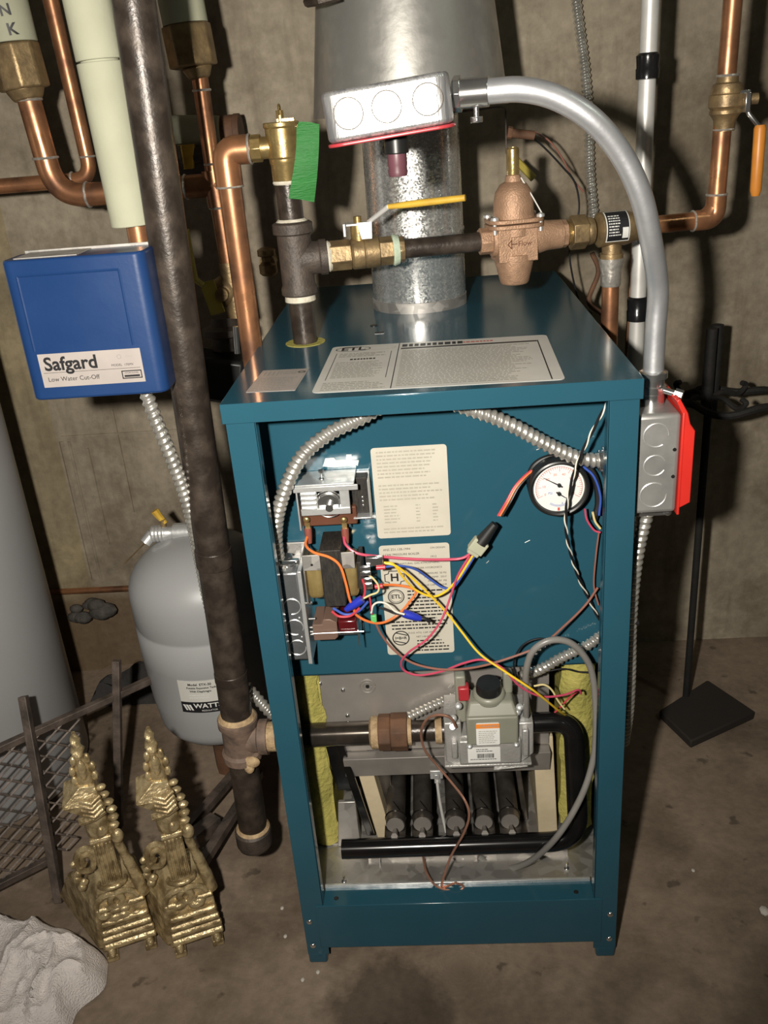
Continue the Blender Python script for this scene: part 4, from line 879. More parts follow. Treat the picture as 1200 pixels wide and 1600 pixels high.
for k, (s, u) in enumerate((('CAUTION', 0.02), ('DO NOT ALTER', 0.022), ('KEEP DRAFT HOOD', 0.024), ('RELIEF OPENING', 0.022), ('FREE OF OBSTRUCTION', 0.026), ('DRAFT HOOD', 0.015))):
    put_text(mb, s, 0.0082, u, 0.062-k*0.0145, fnc, 0.0015)
put_text(mb, 'UP', 0.010, -0.060, 0.048, fnc, 0.0015); stroke(mb, fnc, [(-0.048, 0.045), (-0.048, 0.005), (-0.055, -0.010)], 0.0012, False, 0.0015)
obj('stamped_lettering', mb, M_chrome, hd, flat=True)
mb = MB(); mb.tube([P(480, 3, 0.33), P(500, 0, 0.31), P(530, -8, 0.31)], 0.006, 8); solo('strap_end', mb, M_iron, 'dark bracket end at the top left edge of the draft hood', 'bracket')
mb = MB(); p = P(770, 172, 0.40); mb.tube(smooth([P(700, 176, 0.33), P(745, 172, 0.36), P(786, 168, 0.42), P(790, 185, 0.44), P(791, 240, 0.44)]), 0.0012, 8)
solo('sensor_wire', mb, M_bar, 'thin dark wire bent down beside the hood at right', 'wire')
mb = MB(); p = P(800, 208, 0.44); mb.cyl(p, P(835, 212, 0.44), 0.006, n=12); mb.cyl(P(793, 207, 0.44), P(800, 208, 0.44), 0.008, n=8); solo('wire_end', mb, M_rust, 'small rusty brown splice on the wires right of hood', 'splice')
wire('left of two dark wires drooping right of the hood behind conduit', [(830, 212), (855, 235), (880, 262), (898, 285), (905, 320), (900, 355), (890, 400), (905, 470), (925, 490)], W_bk, 0.0015, Y=0.60)
wire('right of two dark wires drooping right of the hood', [(835, 205), (860, 222), (880, 250), (895, 280), (912, 300)], W_br, 0.0014, Y=0.61)
mb = MB(); p = P(825, 270, 0.62); q = P(842, 280, 0.62); mb.tube([P(806, 250, 0.62), P(834, 279, 0.62)], 0.006, 8); solo('yellow_tag', mb, M_hlem, 'yellow lever end showing behind the regulator stem', 'lever')
# ================================================================== overhead junction box with conduit
OX, OY, OZ = P(606, 168, -0.02).x, 0.028, P(610, 168, -0.02).z
oj = thing('ceiling_box', 'shiny square metal junction box with red rimmed plate hanging over boiler', 'junction box', (OX, OY, OZ-0.03))
tilt = Matrix.Rotation(math.radians(-5.0), 3, 'Y') @ Matrix.Rotation(math.radians(-1), 3, 'Z') @ Matrix.Rotation(math.radians(0), 3, 'X')
def obx(mb_src, c, tl):
    c = V(c)
    mb_src.v = [c+tl @ (v-c) for v in mb_src.v]; return mb_src
def rrect(w_, d_, r, n=6):
    out = []
    for cx, cy, a0 in ((w_/2-r, d_/2-r, 0), (-w_/2+r, d_/2-r, PI/2), (-w_/2+r, -d_/2+r, PI), (w_/2-r, -d_/2+r, 1.5*PI)):
        for k in range(n+1): a = a0+PI/2*k/n; out.append((cx+r*math.cos(a), cy+r*math.sin(a)))
    return out
oc = V((OX, OY, OZ))
mb = MB(); mb.prism(rrect(0.114, 0.102, 0.016), (OX, OY, OZ-0.021), (1, 0, 0), (0, 1, 0), (0, 0, 1), 0.042); obx(mb, oc, tilt)
obj('box', mb, mat('polished_zinc_box', (0.84, 0.84, 0.84), 0.37, 0.85, (0.45, 0.45, 0.47), 16, 0.25, 60, stretch=(9, 9, 1), rvar=0.12, contrast=(0.45, 0.6)), oj, 0.004, seg=3)
mb = MB(); mb.prism(rrect(0.116, 0.104, 0.016), (OX, OY, OZ-0.0245), (1, 0, 0), (0, 1, 0), (0, 0, 1), 0.003); obx(mb, oc, tilt); obj('cover_plate', mb, mat('red_painted_plate', (0.40, 0.04, 0.05), 0.35), oj, 0.001)
mb = MB()
for dx in (-0.034, 0.0, 0.036): mb.torus((OX+dx, OY-0.0512, OZ+0.001), (0, 1, 0), 0.0130, 0.0007, 30, 6)
obx(mb, oc, tilt); obj('knockout', mb, M_plate, oj)
mb = MB()
for dx in (-0.015, 0.022): mb.cyl((OX+dx, OY-0.0505, OZ-0.013), (OX+dx, OY-0.0516, OZ-0.013), 0.0019, n=12)
obx(mb, oc, tilt); obj('screw_hole', mb, M_blackp, oj)
# thermal switch under it
sx_ = P(620, 240, 0.03).x
mb = MB(); mb.cyl((sx_, 0.03, OZ-0.022), (sx_, 0.03, OZ-0.040), 0.0115, n=20)
ts = thing('thermal_switch', 'small black and purple thermal switch under the hanging junction box', 'switch', (sx_, 0.03, OZ-0.06))
obj('collar', mb, M_blackp, ts, 0.001)
mb = MB(); mb.lathe([(0.0085, 0.0), (0.0095, 0.004), (0.0088, 0.008), (0.0095, 0.010), (0.009, 0.022)], (sx_, 0.03, OZ-0.060), (0, 0, 1), 20); obj('sensor_head', mb, M_purple, ts)
# rigid conduit
p_start = P(716, 147, 0.02)
cp = [p_start, P(760, 143, 0.015), P(815, 140, 0.01), P(870, 153, 0.01), P(925, 187, 0.01), P(970, 240, 0.015), P(1001, 305, 0.02), P(1017, 375, 0.03), P(1021, 450, 0.045)]
e1 = P(1021, 578, 0.055)
xx = e1.x; cp[-1] = V((xx-0.001, 0.05, P(1021, 450, 0.05).z)); cp.append(V((xx, 0.055, P(1021, 520, 0.055).z))); cp.append(V((xx, 0.055, e1.z-0.02)))
rc_ = thing('steel_conduit', 'thick shiny steel conduit bending from the hanging box down to the switch box', 'conduit', (xx, 0.055, e1.z-0.02))
mb = MB(); mb.tube(smooth(cp, 12), 0.0108, 28); obj('tube', mb, M_emt, rc_)
ax = (P(760, 143, 0.015)-p_start).normalized()
mb = MB(); mb.cyl(p_start-ax*0.004, p_start+ax*0.003, 0.0155, n=8); mb.cyl(p_start, p_start+ax*0.028, 0.0128, n=28)
q = p_start+ax*0.016; mb.cyl(q-V((0, 0, 0.010)), q-V((0, 0, 0.022)), 0.0026, n=10); mb.cyl(q-V((0, 0, 0.020)), q-V((0, 0, 0.025)), 0.0058, n=8)
obj('connector', mb, M_chrome, rc_, 0.0006)
zb = P(1022, 650, 0.05).z
mb = MB(); top = e1.z+0.002
mb.lathe([(0.0125, 0.0), (0.0125, 0.014), (0.0140, 0.015), (0.0140, 0.022), (0.012, 0.023), (0.012, 0.030), (0.0150, 0.031), (0.0150, 0.037), (0.0115, 0.039)], (xx, 0.055, top-0.041), (0, 0, 1), 24)
mb.cyl((xx+0.008, 0.048, top-0.022), (xx+0.023, 0.040, top-0.026), 0.0035, n=12); mb.cyl((xx+0.020, 0.0415, top-0.025), (xx+0.027, 0.038, top-0.027), 0.0062, n=8)
obj('clamp_connector', mb, M_chrome, rc_)
# switch box on the right side
SX0, SX1 = HW+0.0015, 0.262
SZ1, SZ0 = top-0.040, P(1020, 803, 0.02).z
sb = thing('switch_box', 'grey metal switch box with round knockouts on the boiler right side', 'switch box', ((SX0+SX1)/2, 0.07, SZ0))
mb = MB(); mb.bb(SX0, SX1, 0.020, 0.118, SZ0, SZ1); obj('box', mb, mat('grey_zinc_box', (0.36, 0.355, 0.34), 0.42, 0.5, (0.27, 0.265, 0.255), 30, 0.05, 90), sb, 0.005, seg=3)
mb = MB(); xm = (SX0+SX1)/2-0.002; hh = (SZ1-SZ0)
for k, r_ in enumerate((0.0140, 0.0115, 0.0130)): mb.torus((xm, 0.0197, SZ0+hh*(0.20+0.30*k)), (0, 1, 0), r_, 0.0007, 30, 6, 0.5*k, 0.5*k+1.7*PI)
obj('knockout', mb, M_zinc, sb)
mb = MB()
for k in range(2): mb.cyl((SX1-0.006, 0.0203, SZ0+hh*(0.38+0.27*k)), (SX1-0.006, 0.0190, SZ0+hh*(0.38+0.27*k)), 0.0020, n=12)
obj('screw_hole', mb, M_blackp, sb)
mb = MB(); mb.bb(SX1, SX1+0.003, 0.018, 0.120, SZ0-0.002, SZ1+0.001)
poly = [(0.0, SZ0+0.006), (0.0115, SZ0+0.012), (0.0115, SZ1-0.020), (0.006, SZ1-0.012), (0.003, SZ1-0.0), (-0.006, SZ1+0.016), (-0.010, SZ1+0.014), (0.0, SZ1-0.006)]
mb.prism([(a+0.0025, b) for a, b in poly], (SX1, 0.0185, 0), (1, 0, 0), (0, 0, 1), (0, 1, 0), 0.098)
obj('red_cover', mb, M_red, sb, 0.001)
mb = MB(); mb.cyl((xm+0.004, 0.05, SZ0-0.010), (xm+0.004, 0.05, SZ0+0.001), 0.010, n=16); mb.bb(xm-0.014, xm+0.026, 0.040, 0.046, SZ0-0.012, SZ0-0.005); panhead(mb, (xm+0.022, 0.040, SZ0-0.008), (0, -1, 0), 0.0045)
mb.cyl((SX0+0.001, 0.03, SZ0-0.035), (SX0+0.001, 0.03, SZ0-0.006), 0.0035, n=8)
obj('cable_clamp', mb, M_chrome, sb, 0.0006)
mb = MB(); armoured(mb, [V((xm+0.004, 0.05, SZ0-0.006))]+[P(*q) for q in ((1000, 845, .05), (990, 910, .05), (985, 980, .05), (984, 1050, .055), (981, 1110, .06), (974, 1160, .075))], 0.0078, 0.0078)
solo('flexible_conduit', mb, M_flex, 'thicker flexible conduit hanging down the boiler right side', 'conduit')
mb = MB(); armoured(mb, [V((SX0+0.008, 0.085, SZ0-0.006))]+[P(*q) for q in ((990, 850, .085), (984, 910, .085), (980, 970, .09))], 0.0060, 0.006)
solo('flexible_conduit', mb, M_flex, 'thinner flexible conduit half hidden beside the right post', 'conduit')
mb = MB(); mb.tube([P(978, 976, .05), P(998, 972, .05)], 0.004, 8); solo('cable_tie', mb, M_tapeb, 'small black cable strap round the right side conduit', 'strap')

# ================================================================== water supply line over the lid
TeeZ = P(470, 405, RY).z
def zat(px, py): return P(px, py, RY).z
rs = thing('riser_pipe', 'black iron riser and tee standing in the boiler lid at left', 'pipe', (RX, RY, H))
mb = MB(); mb.cyl((RX, RY, H-0.01), (RX, RY, TeeZ-0.03), 0.0152, n=32); mb.cyl((RX, RY, TeeZ+0.03), (RX, RY, zat(445, 288)), 0.0150, n=32); obj('pipe', mb, M_iron, rs)
mb = MB(); mb.lathe([(0.0205, -0.043), (0.0225, -0.041), (0.0225, -0.034), (0.0205, -0.030), (0.0205, 0.030), (0.0245, 0.032), (0.0245, 0.043), (0.0215, 0.045)], (RX, RY, TeeZ), (0, 0, 1), 32)
ax = V((0.409, 0.07, 0.0)).normalized()
mb.lathe([(0.0205, 0.0), (0.0195, 0.028), (0.0215, 0.030), (0.0215, 0.038)], (RX, RY, TeeZ), ax, 28); obj('tee', mb, M_ironcast, rs)
mb = MB(); mb.lathe([(0.016, 0), (0.0195, 0.002), (0.019, 0.009)], (RX, RY, TeeZ-0.052), (0, 0, 1), 28); mb.lathe([(0.0155, 0), (0.0195, 0.001), (0.0165, 0.004)], (RX, RY, TeeZ+0.0445), (0, 0, 1), 28)
obj('pipe_sealant', mb, M_dopew, rs)
# line frame
O = V((RX, RY, TeeZ)); up = V((0, 0, 1)); side = up.cross(ax)   # side ~ +y
def LXp(px, py=398):   # distance along the line for a picture column
    lo, hi = 0.0, 0.75
    def colx(s):
        p = O+ax*s-CAM; return 600+FPX*p.dot(_r)/p.dot(_f)
    for _ in range(40):
        m_ = (lo+hi)/2
        if colx(m_) < px: lo = m_
        else: hi = m_
    return lo
def at(s): return O+ax*s
sl = thing('supply_pipe', 'black iron nipple crossing in front of the flue between valve and regulator', 'pipe', at(LXp(690))-V((0, 0, 0.012)))
mb = MB(); mb.cyl(at(LXp(492)), at(LXp(514)), 0.0125, n=24); mb.cyl(at(LXp(625)), at(LXp(762)), 0.0118, n=28); obj('pipe', mb, M_iron, sl)
# ball valve
bv = thing('ball_valve', 'brass ball valve with long yellow lever in front of the flue', 'valve', at(LXp(565))-V((0, 0, 0.018)))
mb = MB(); a, b, c_, d_, e_ = [LXp(q) for q in (515, 548, 570, 592, 614)]
mb.cyl(at(a), at(b), 0.0185, n=6, rot=0.3); mb.lathe([(0.0165, 0), (0.0190, 0.003), (0.0190, c_-b-0.001), (0.0175, c_-b), (0.0190, c_-b+0.001), (0.0185, d_-b)], at(b), ax, 28); mb.cyl(at(d_), at(e_), 0.0175, n=6, rot=0.3)
obj('body', mb, M_brassd, bv, 0.001)
mb = MB(); mb.lathe([(0.018, 0), (0.019, 0.002), (0.017, 0.005)], at(a-0.003), ax, 24); obj('pipe_tape', mb, M_dopew, bv)
mb = MB(); mb.lathe([(0.018, 0), (0.0195, 0.002), (0.0175, 0.008)], at(e_-0.001), ax, 24); obj('thread_sealant', mb, M_dopeg, bv)
mb = MB(); mb.cyl(at(e_+0.006), at(e_+0.014), 0.016, n=8); obj('end_nut', mb, M_brassd, bv, 0.001)
s0 = LXp(563); st = at(s0)
mb = MB(); mb.cyl(st+up*0.012, st+up*0.034, 0.0100, n=20); mb.cyl(st+up*0.034, st+up*0.044, 0.005, n=12); obj('stem', mb, M_brass, bv)
mb = MB(); mb.bb(st.x-0.014, st.x+0.014, st.y-0.010, st.y+0.010, st.z+0.034, st.z+0.0365)
mb.hexa([st+V(v) for v in ((0.004, -0.013, 0.018), (0.017, -0.013, 0.018), (0.017, -0.0105, 0.018), (0.004, -0.0105, 0.018), (-0.001, -0.013, 0.038), (0.018, -0.013, 0.038), (0.018, -0.0105, 0.038), (-0.001, -0.0105, 0.038))])
mb.bb(st.x-0.018, st.x-0.015, st.y-0.010, st.y+0.006, st.z+0.022, st.z+0.037)
h0 = st+V((0.014, -0.006, 0.037)); h1 = P(607, 323, 0.225); mb.tube([h0, h1, h1+V((0.012, 0, 0.001))], 0.0032, 8); obj('lever', mb, mat('white_zinc_lever', (0.75, 0.75, 0.74), 0.4, 0.3), bv, 0.0006)
mb = MB(); h2 = P(727, 309, 0.20); mb.tube([h1, h1.lerp(h2, 0.3), h1.lerp(h2, 0.8), h2], [0.0030, 0.0042, 0.0040, 0.0038], 10); obj('lever_grip', mb, M_hyel, bv)
# pressure regulator
pr = at(LXp(803))
pv = thing('pressure_regulator', 'cast bronze pressure reducing valve with bell top on the supply line', 'regulator', pr-V((0, 0, 0.04)))
mb = MB()
mb.cyl(pr-ax*0.045, pr-ax*0.028, 0.0165, n=8); mb.lathe([(0.020, -0.030), (0.0215, -0.020), (0.0215, 0.030), (0.0185, 0.042), (0.0175, 0.062)], pr, ax, 28)
mb.box(pr-V((0, 0, 0.004)), (0.050, 0.044, 0.044), Matrix.Rotation(0.17, 3, 'Z'))
mb.lathe([(0.0, -0.056), (0.0165, -0.056), (0.0185, -0.053), (0.025, -0.026), (0.025, -0.018)], pr, (0, 0, 1), 28)
mb.cyl(pr+ax*0.048, pr+ax*0.068, 0.0175, n=8)
obj('valve_body', mb, M_bronze, pv, 0.001)
mb = MB()
for dz in (0.014, 0.0205):
    mb.prism([(a*1.0, b) for a, b in rrect(0.070, 0.056, 0.018)], pr+V((0, 0, dz)), ax, side, (0, 0, 1), 0.0052)
mb.cyl(pr+V((0, 0, 0.004)), pr+V((0, 0, 0.016)), 0.024, n=28)
obj('flange', mb, M_bronze, pv, 0.001)
mb = MB(); mb.lathe([(0.0265, 0.0245), (0.0255, 0.030), (0.0250, 0.043), (0.0225, 0.056), (0.0165, 0.065), (0.0105, 0.068), (0.0090, 0.075), (0.0075, 0.076)], pr, (0, 0, 1), 32); obj('bell', mb, M_bronze, pv)
mb = MB(); mb.lathe([(0.0072, 0.073), (0.0078, 0.078), (0.0078, 0.105), (0.0060, 0.107), (0.0055, 0.100)], pr, (0, 0, 1), 20); obj('adjusting_stem', mb, M_brass, pv)
mb = MB()
for sx in (-1, 1):
    for sy in (-1, 1):
        q = pr+ax*sx*0.029+side*sy*0.019; mb.cyl(q+V((0, 0, 0.009)), q+V((0, 0, 0.028)), 0.0026, n=10); mb.lathe([(0.0052, 0), (0.0050, 0.003), (0, 0.0055)], q+V((0, 0, 0.0258)), (0, 0, 1), 12)
obj('bolt', mb, M_zinc, pv)
mb = MB(); mb.tube([pr+V((0.009, -0.006, 0.072)), pr+V((0.022, -0.012, 0.050)), pr+ax*0.031-side*0.019+V((0, 0, 0.029))], 0.0009, 6); obj('wire_seal', mb, M_emtw, pv)
fn = plane_map(pr+V((0, 0, -0.004))-side*0.0222, ax, up, -side); mb = MB(); stroke(mb, fn, [(-0.014, 0.0), (-0.009, 0.005), (-0.009, -0.005)], 0.0010); stroke(mb, fn, [(-0.009, 0.0), (-0.002, 0.0)], 0.001, False); put_text(mb, 'Flow', 0.009, 0.008, 0, fn); obj('cast_marking', mb, M_brown, pv, flat=True)
# brass fittings then backflow preventer
s1_, s2_, s3_, s4_, s5_ = [LXp(q) for q in (868, 905, 918, 935, 978)]
bu = thing('brass_union', 'shiny brass threaded union beside the regulator', 'fitting', at(s1_+0.02)-V((0, 0, 0.018)))
mb = MB(); mb.lathe([(0.0125, 0), (0.013, (s2_-s1_)*0.9)], at(s1_-0.004), ax, 24)
for k in range(7): mb.torus(at(s1_+0.003+k*0.0035), ax, 0.0132, 0.0010, 20, 5)
obj('threads', mb, M_brass, bu)
mb = MB(); mb.cyl(at(s2_-0.012), at(s2_+0.008), 0.0215, n=6, rot=0.5); mb.lathe([(0.0165, 0), (0.0175, 0.004), (0.016, 0.010)], at(s2_+0.008), ax, 24); obj('hex_nut', mb, M_brassd, bu, 0.001)
bp_ = thing('backflow_preventer', 'brass backflow preventer wrapped with a black and white label', 'valve', at((s4_+s5_)/2)-V((0, 0, 0.02)))
mb = MB(); mb.lathe([(0.017, 0), (0.0215, 0.003), (0.0215, s5_-s4_), (0.0185, s5_-s4_+0.012), (0.0165, s5_-s4_+0.02), (0.0165, s5_-s4_+0.03)], at(s4_-0.003), ax, 32)
mb.cyl(at((s4_+s5_)/2)-up*0.016, at((s4_+s5_)/2)-up*0.034, 0.0125, n=24); mb.cyl(at((s4_+s5_)/2)-up*0.030, at((s4_+s5_)/2)-up*0.040, 0.0150, n=24)
obj('body', mb, M_brassd, bp_)
mid = at((s4_+s5_)/2); Rb = 0.0219
fnb = lambda u, v, h: mid+ax*u+(up*math.sin(v/Rb+0.35)-side*math.cos(v/Rb+0.35))*(Rb+h)
def curved(mb, u0, u1, v0, v1, h, n=10):
    for i in range(n): rect_v0 = v0+(v1-v0)*i/n; rect_v1 = v0+(v1-v0)*(i+1)/n; rect(mb, fnb, u0, u1, rect_v0, rect_v1, h)
lw = (s5_-s4_)/2-0.003
mb = MB(); curved(mb, -lw, lw, -0.022, 0.022, 0.0003); lb = obj('label', mb, M_white, bp_)
mb = MB(); curved(mb, -lw+0.0012, lw-0.0012, -0.0205, 0.0205, 0.0006); obj('black_panel', mb, M_ink, lb)
mb = MB(); curved(mb, lw*0.35, lw-0.002, -0.017, -0.004, 0.0009, 4); fineprint(mb, fnb, -lw+0.003, lw*0.25, 0.012, 8, 0.0034, 0.0014, 0.0009, wmin=0.001, wmax=0.004, gap=0.0008)
obj('white_lettering', mb, M_white, lb)
# drain pipe below it
dn = mid-up*0.036
dp = thing('drain_pipe', 'short copper pipe dropping from the backflow preventer behind the lid corner', 'pipe', (dn.x, dn.y, 0.0))
mb = MB(); mb.cyl(dn, V((dn.x, dn.y, 0.0)), 0.0112, n=24); obj('pipe', mb, M_copper, dp)
mb = MB(); mb.lathe([(0.0165, 0), (0.0155, -0.006), (0.0130, -0.018), (0.0130, -0.034), (0.0118, -0.036)], dn, (0, 0, 1), 24); obj('soldered_adapter', mb, M_solder, dp)
# copper to the right, elbow and riser with valve
sE = LXp(1117); el = at(sE); topz = 1.45
cr = thing('copper_supply_pipe', 'copper pipe rising at right from an elbow behind the conduit', 'pipe', el-V((0, 0, 0.011)))
mb = MB(); vx = P(1150, -10, el.y); tz = vx.z+0.08
path = fillet([at(s5_+0.02), el, V((el.x+0.003, el.y, TeeZ+0.35)), V((el.x+0.004, el.y, tz+0.1))], 0.030, 10)
mb.tube(path, 0.0111, 24); obj('pipe', mb, M_copper, cr)
mb = MB(); mb.tube(fillet([el-ax*0.030, el, el+up*0.030], 0.028, 10), 0.0128, 24); obj('elbow', mb, M_copper, cr)
mb = MB(); mb.torus(el-ax*0.030, ax, 0.0122, 0.0014, 24, 6); mb.torus(el+up*0.030, up, 0.0122, 0.0016, 24, 6); obj('solder_joint', mb, M_solder, cr)
vz0, vz1 = P(1130, 205, el.y).z, P(1135, 118, el.y).z; vxx = el.x+0.003
sv = thing('shutoff_valve', 'brass shutoff valve with orange lever on the right copper riser', 'valve', (vxx, el.y, vz0))
h_ = vz1-vz0
mb = MB(); mb.lathe([(0.0125, 0), (0.0135, h_*0.2), (0.0165, h_*0.28), (0.0190, h_*0.32), (0.0190, h_*0.38), (0.0180, h_*0.40), (0.0205, h_*0.45), (0.0205, h_*0.66), (0.0185, h_*0.68), (0.0190, h_*0.72), (0.017, h_*0.85), (0.0130, h_*0.88), (0.0125, h_)], (vxx, el.y, vz0), (0, 0, 1), 28)
mb.cyl((vxx+0.012, el.y-0.004, vz0+h_*0.55), (vxx+0.036, el.y-0.006, vz0+h_*0.55), 0.0065, n=14); obj('body', mb, M_brassd, sv)
mb = MB(); mb.torus((vxx, el.y, vz0+0.002), up, 0.0125, 0.0012, 20, 6); mb.torus((vxx, el.y, vz1), up, 0.0125, 0.0016, 20, 6); obj('solder_joint', mb, M_solder, sv)
mb = MB(); hp = P(1165, 160, el.y-0.01); hp2 = P(1180, 192, el.y-0.015); mb.box(hp, (0.006, 0.02, 0.022)); mb.bb(hp.x-0.014, hp.x+0.004, hp.y-0.004, hp.y+0.006, hp.z+0.010, hp.z+0.014); mb.tube([hp, P(1170, 178, el.y-0.015), P(1186, 198, el.y-0.015)], 0.0030, 8); obj('lever', mb, M_chrome, sv, 0.0006)
mb = MB(); a, b = P(1188, 195, el.y-0.015), P(1180, 306, el.y-0.015); mb.tube([a, a.lerp(b, 0.05), a.lerp(b, 0.92), b], [0.006, 0.0075, 0.0070, 0.0050], 12); obj('lever_grip', mb, M_horg, sv)

# ================================================================== relief valve on the riser
rvz0, rvz1 = zat(445, 285), zat(438, 190)
rv = thing('relief_valve', 'brass relief valve standing on the riser with green tape on its lever', 'valve', (RX, RY, rvz0)); h_ = rvz1-rvz0
mb = MB(); mb.lathe([(0.0160, 0), (0.0172, 0.003), (0.0172, h_*0.30), (0.0182, h_*0.33), (0.0182, h_*0.40), (0.0196, h_*0.42), (0.0196, h_*0.90), (0.021, h_*0.92), (0.021, h_*0.94), (0.021, h_*0.99), (0.018, h_)], (RX, RY, rvz0), (0, 0, 1), 32)
dz = P(400, 232, RY).z; mb.cyl((RX, RY, dz), (RX-0.030, RY, dz), 0.0125, n=24); mb.cyl((RX-0.026, RY, dz), (RX-0.038, RY, dz), 0.0155, n=8)
obj('body', mb, M_brass, rv, 0.0006)
mb = MB(); mb.lathe([(0.0165, -0.002), (0.0178, 0.0), (0.0165, 0.003)], (RX, RY, rvz0), (0, 0, 1), 24); obj('pipe_tape', mb, M_dopew, rv)
mb = MB(); z = rvz1; mb.cyl((RX, RY, z), (RX, RY, z+0.012), 0.0045, n=12); mb.torus((RX, RY, z+0.012), (1, 0, 0.0), 0.006, 0.0013, 16, 6); mb.bb(RX-0.004, RX+0.016, RY-0.004, RY+0.004, z, z+0.003); obj('stem', mb, M_brass, rv)
# green tape strip
mb = MB(); L0 = [P(463, 190, RY-0.02), P(478, 187, RY-0.018), P(498, 192, RY-0.018)]
rows = []
for k in range(13):
    q = k/12; l = P(463-10*q+(4 if k == 0 else 0)+3*math.sin(q*4), 190+120*q, RY-0.024-0.008*math.sin(q*3)); r_ = P(499-8*q**2, 194+122*q, RY-0.020-0.008*math.sin(q*3+0.5)); m_ = l.lerp(r_, 0.5)+V((0, -0.002, 0.001))
    rows.append((l, m_, r_))
vs = [v for r_ in rows for v in r_]; n = len(vs); vs2 = [v+V((0, 0.0006, 0)) for v in vs]
fs = []
for k in range(12):
    for j in range(2): a = k*3+j; fs += [(a, a+1, a+4, a+3), (n+a+3, n+a+4, n+a+1, n+a)]
for k in range(12): fs += [(k*3, k*3+3, n+k*3+3, n+k*3), (k*3+2, n+k*3+2, n+k*3+5, k*3+5)]
fs += [(0, n, n+1, 1), (1, n+1, n+2, 2), (36, 37, n+37, n+36), (37, 38, n+38, n+37)]
mb.add(vs, fs=[]) ; mb = MB(); mb.add(vs+vs2, fs)
solo('green_tape', mb, M_green, 'strip of bright green tape hanging from the relief valve', 'tape')
# discharge pipe: horizontal, elbow, down
ex = P(352, 240, RY).x
dc = thing('discharge_pipe', 'copper discharge pipe dropping from relief valve left of the boiler', 'pipe', (ex, RY, 0.10))
mb = MB(); mb.cyl((RX-0.036, RY, dz), (ex, RY, dz), 0.0140, n=24); mb.cyl((ex, RY, dz), (ex-0.0, RY, 0.10), 0.0140, n=28); obj('pipe', mb, M_copper, dc)
mb = MB(); mb.tube(fillet([V((ex+0.030, RY, dz)), V((ex, RY, dz)), V((ex, RY, dz-0.040))], 0.020, 10), 0.0165, 24); obj('elbow', mb, M_copper, dc)
mb = MB(); mb.torus((ex+0.030, RY, dz), (1, 0, 0), 0.0160, 0.0016, 24, 6); mb.torus((ex, RY, dz-0.040), up, 0.0160, 0.0013, 24, 6); obj('solder_joint', mb, M_solder, dc)
mb = MB(); mb.cyl((RX-0.040, RY, dz), (RX-0.060, RY, dz), 0.0165, n=6); obj('adapter', mb, M_brassd, dc, 0.001)

# ================================================================== background pipes right
def vpipe(px, py, Y): q = P(px, py, Y); return q.x
bx_ = P(1008, 200, 0.45).x
bgc = thing('wall_conduit', 'straight pale conduit behind the bent one, bound with black tape', 'conduit', (bx_, 0.45, 0.05))
mb = MB(); mb.cyl((bx_, 0.45, 0.05), (bx_, 0.45, 1.40), 0.0115, n=24); obj('tube', mb, M_emtw, bgc)
for a, b in ((82, 124), (462, 500)):
    mb = MB(); z0, z1 = P(1015, b, 0.45).z, P(1015, a, 0.45).z
    mb.lathe([(0.0118, 0), (0.0150, 0.001), (0.0155, (z1-z0)*0.4), (0.0145, (z1-z0)*0.45), (0.0155, (z1-z0)*0.9), (0.0118, z1-z0)], (bx_, 0.45, z0), (0, 0, 1), 24); obj('black_tape', mb, M_tapeb, bgc)
mb = MB(); mb.cyl((bx_-0.021, 0.46, 0.3), (P(996, 270, 0.46).x, 0.46, 1.02), 0.0022, n=10); solo('capillary_tube', mb, M_copper, 'thin copper tube beside the taped pale conduit', 'tube')
mb = MB(); q = P(880, 0, 0.752)
armoured(mb, [P(*w_) for w_ in ((897, -25, .76), (905, 40, .76), (914, 110, .76), (920, 190, .76), (922, 270, .76), (930, 355, .755))], 0.0088, 0.0085)
solo('flexible_conduit', mb, M_flex, 'flexible conduit hanging on the wall right of the draft hood', 'conduit')
mb = MB(); mb.tube(smooth([P(925, 395, .6), P(935, 425, .6), P(920, 470, .6), P(940, 490, .6)]), 0.004, 8); solo('cable', mb, M_rust, 'crumpled brown cable end behind the lid at right', 'cable')

# fireplace tool stand
fs_ = G(1072, 1085, 0.02)
stnd = thing('tool_stand', 'black wrought iron fireplace tool stand with square base against wall', 'fireplace tool stand', (fs_.x, fs_.y, 0))
b4 = [G(1030, 1110, 0.018), G(1080, 1158, 0.018), G(1180, 1112, 0.018), G(1105, 1062, 0.018)]
mb = MB(); mb.hexa([V((q.x, q.y, 0.001)) for q in b4]+[V((q.x, q.y, 0.018)) for q in b4]); obj('base', mb, mat('dark_iron_base', (0.022, 0.018, 0.015), 0.8), stnd, 0.003)
mb = MB(); mb.tube([(fs_.x, fs_.y, 0.015), (fs_.x, fs_.y, 0.45), (fs_.x, fs_.y, 0.60)], 0.0065, 12); zt = P(1130, 512, fs_.y).z
mb.cyl((fs_.x-0.004, fs_.y, 0.60), (fs_.x-0.004, fs_.y, zt), 0.009, n=16); mb.cyl((fs_.x+0.014, fs_.y+0.03, 0.58), (fs_.x+0.014, fs_.y+0.03, zt-0.002), 0.010, n=16); obj('pole', mb, M_stand, stnd)
zr = P(1150, 620, fs_.y).z
mb = MB()
for k in range(4):
    a = k*PI/2+0.5; d = V((math.cos(a), math.sin(a)*0.9, 0)); c = V((fs_.x, fs_.y, zr))
    mb.tube(smooth([c, c+d*0.03+V((0, 0, 0.006)), c+d*0.062+V((0, 0, -0.004)), c+d*0.080+V((0, 0, 0.008)), c+d*0.070+V((0, 0, 0.014))]), 0.0045, 8)
obj('hook_arm', mb, M_stand, stnd)
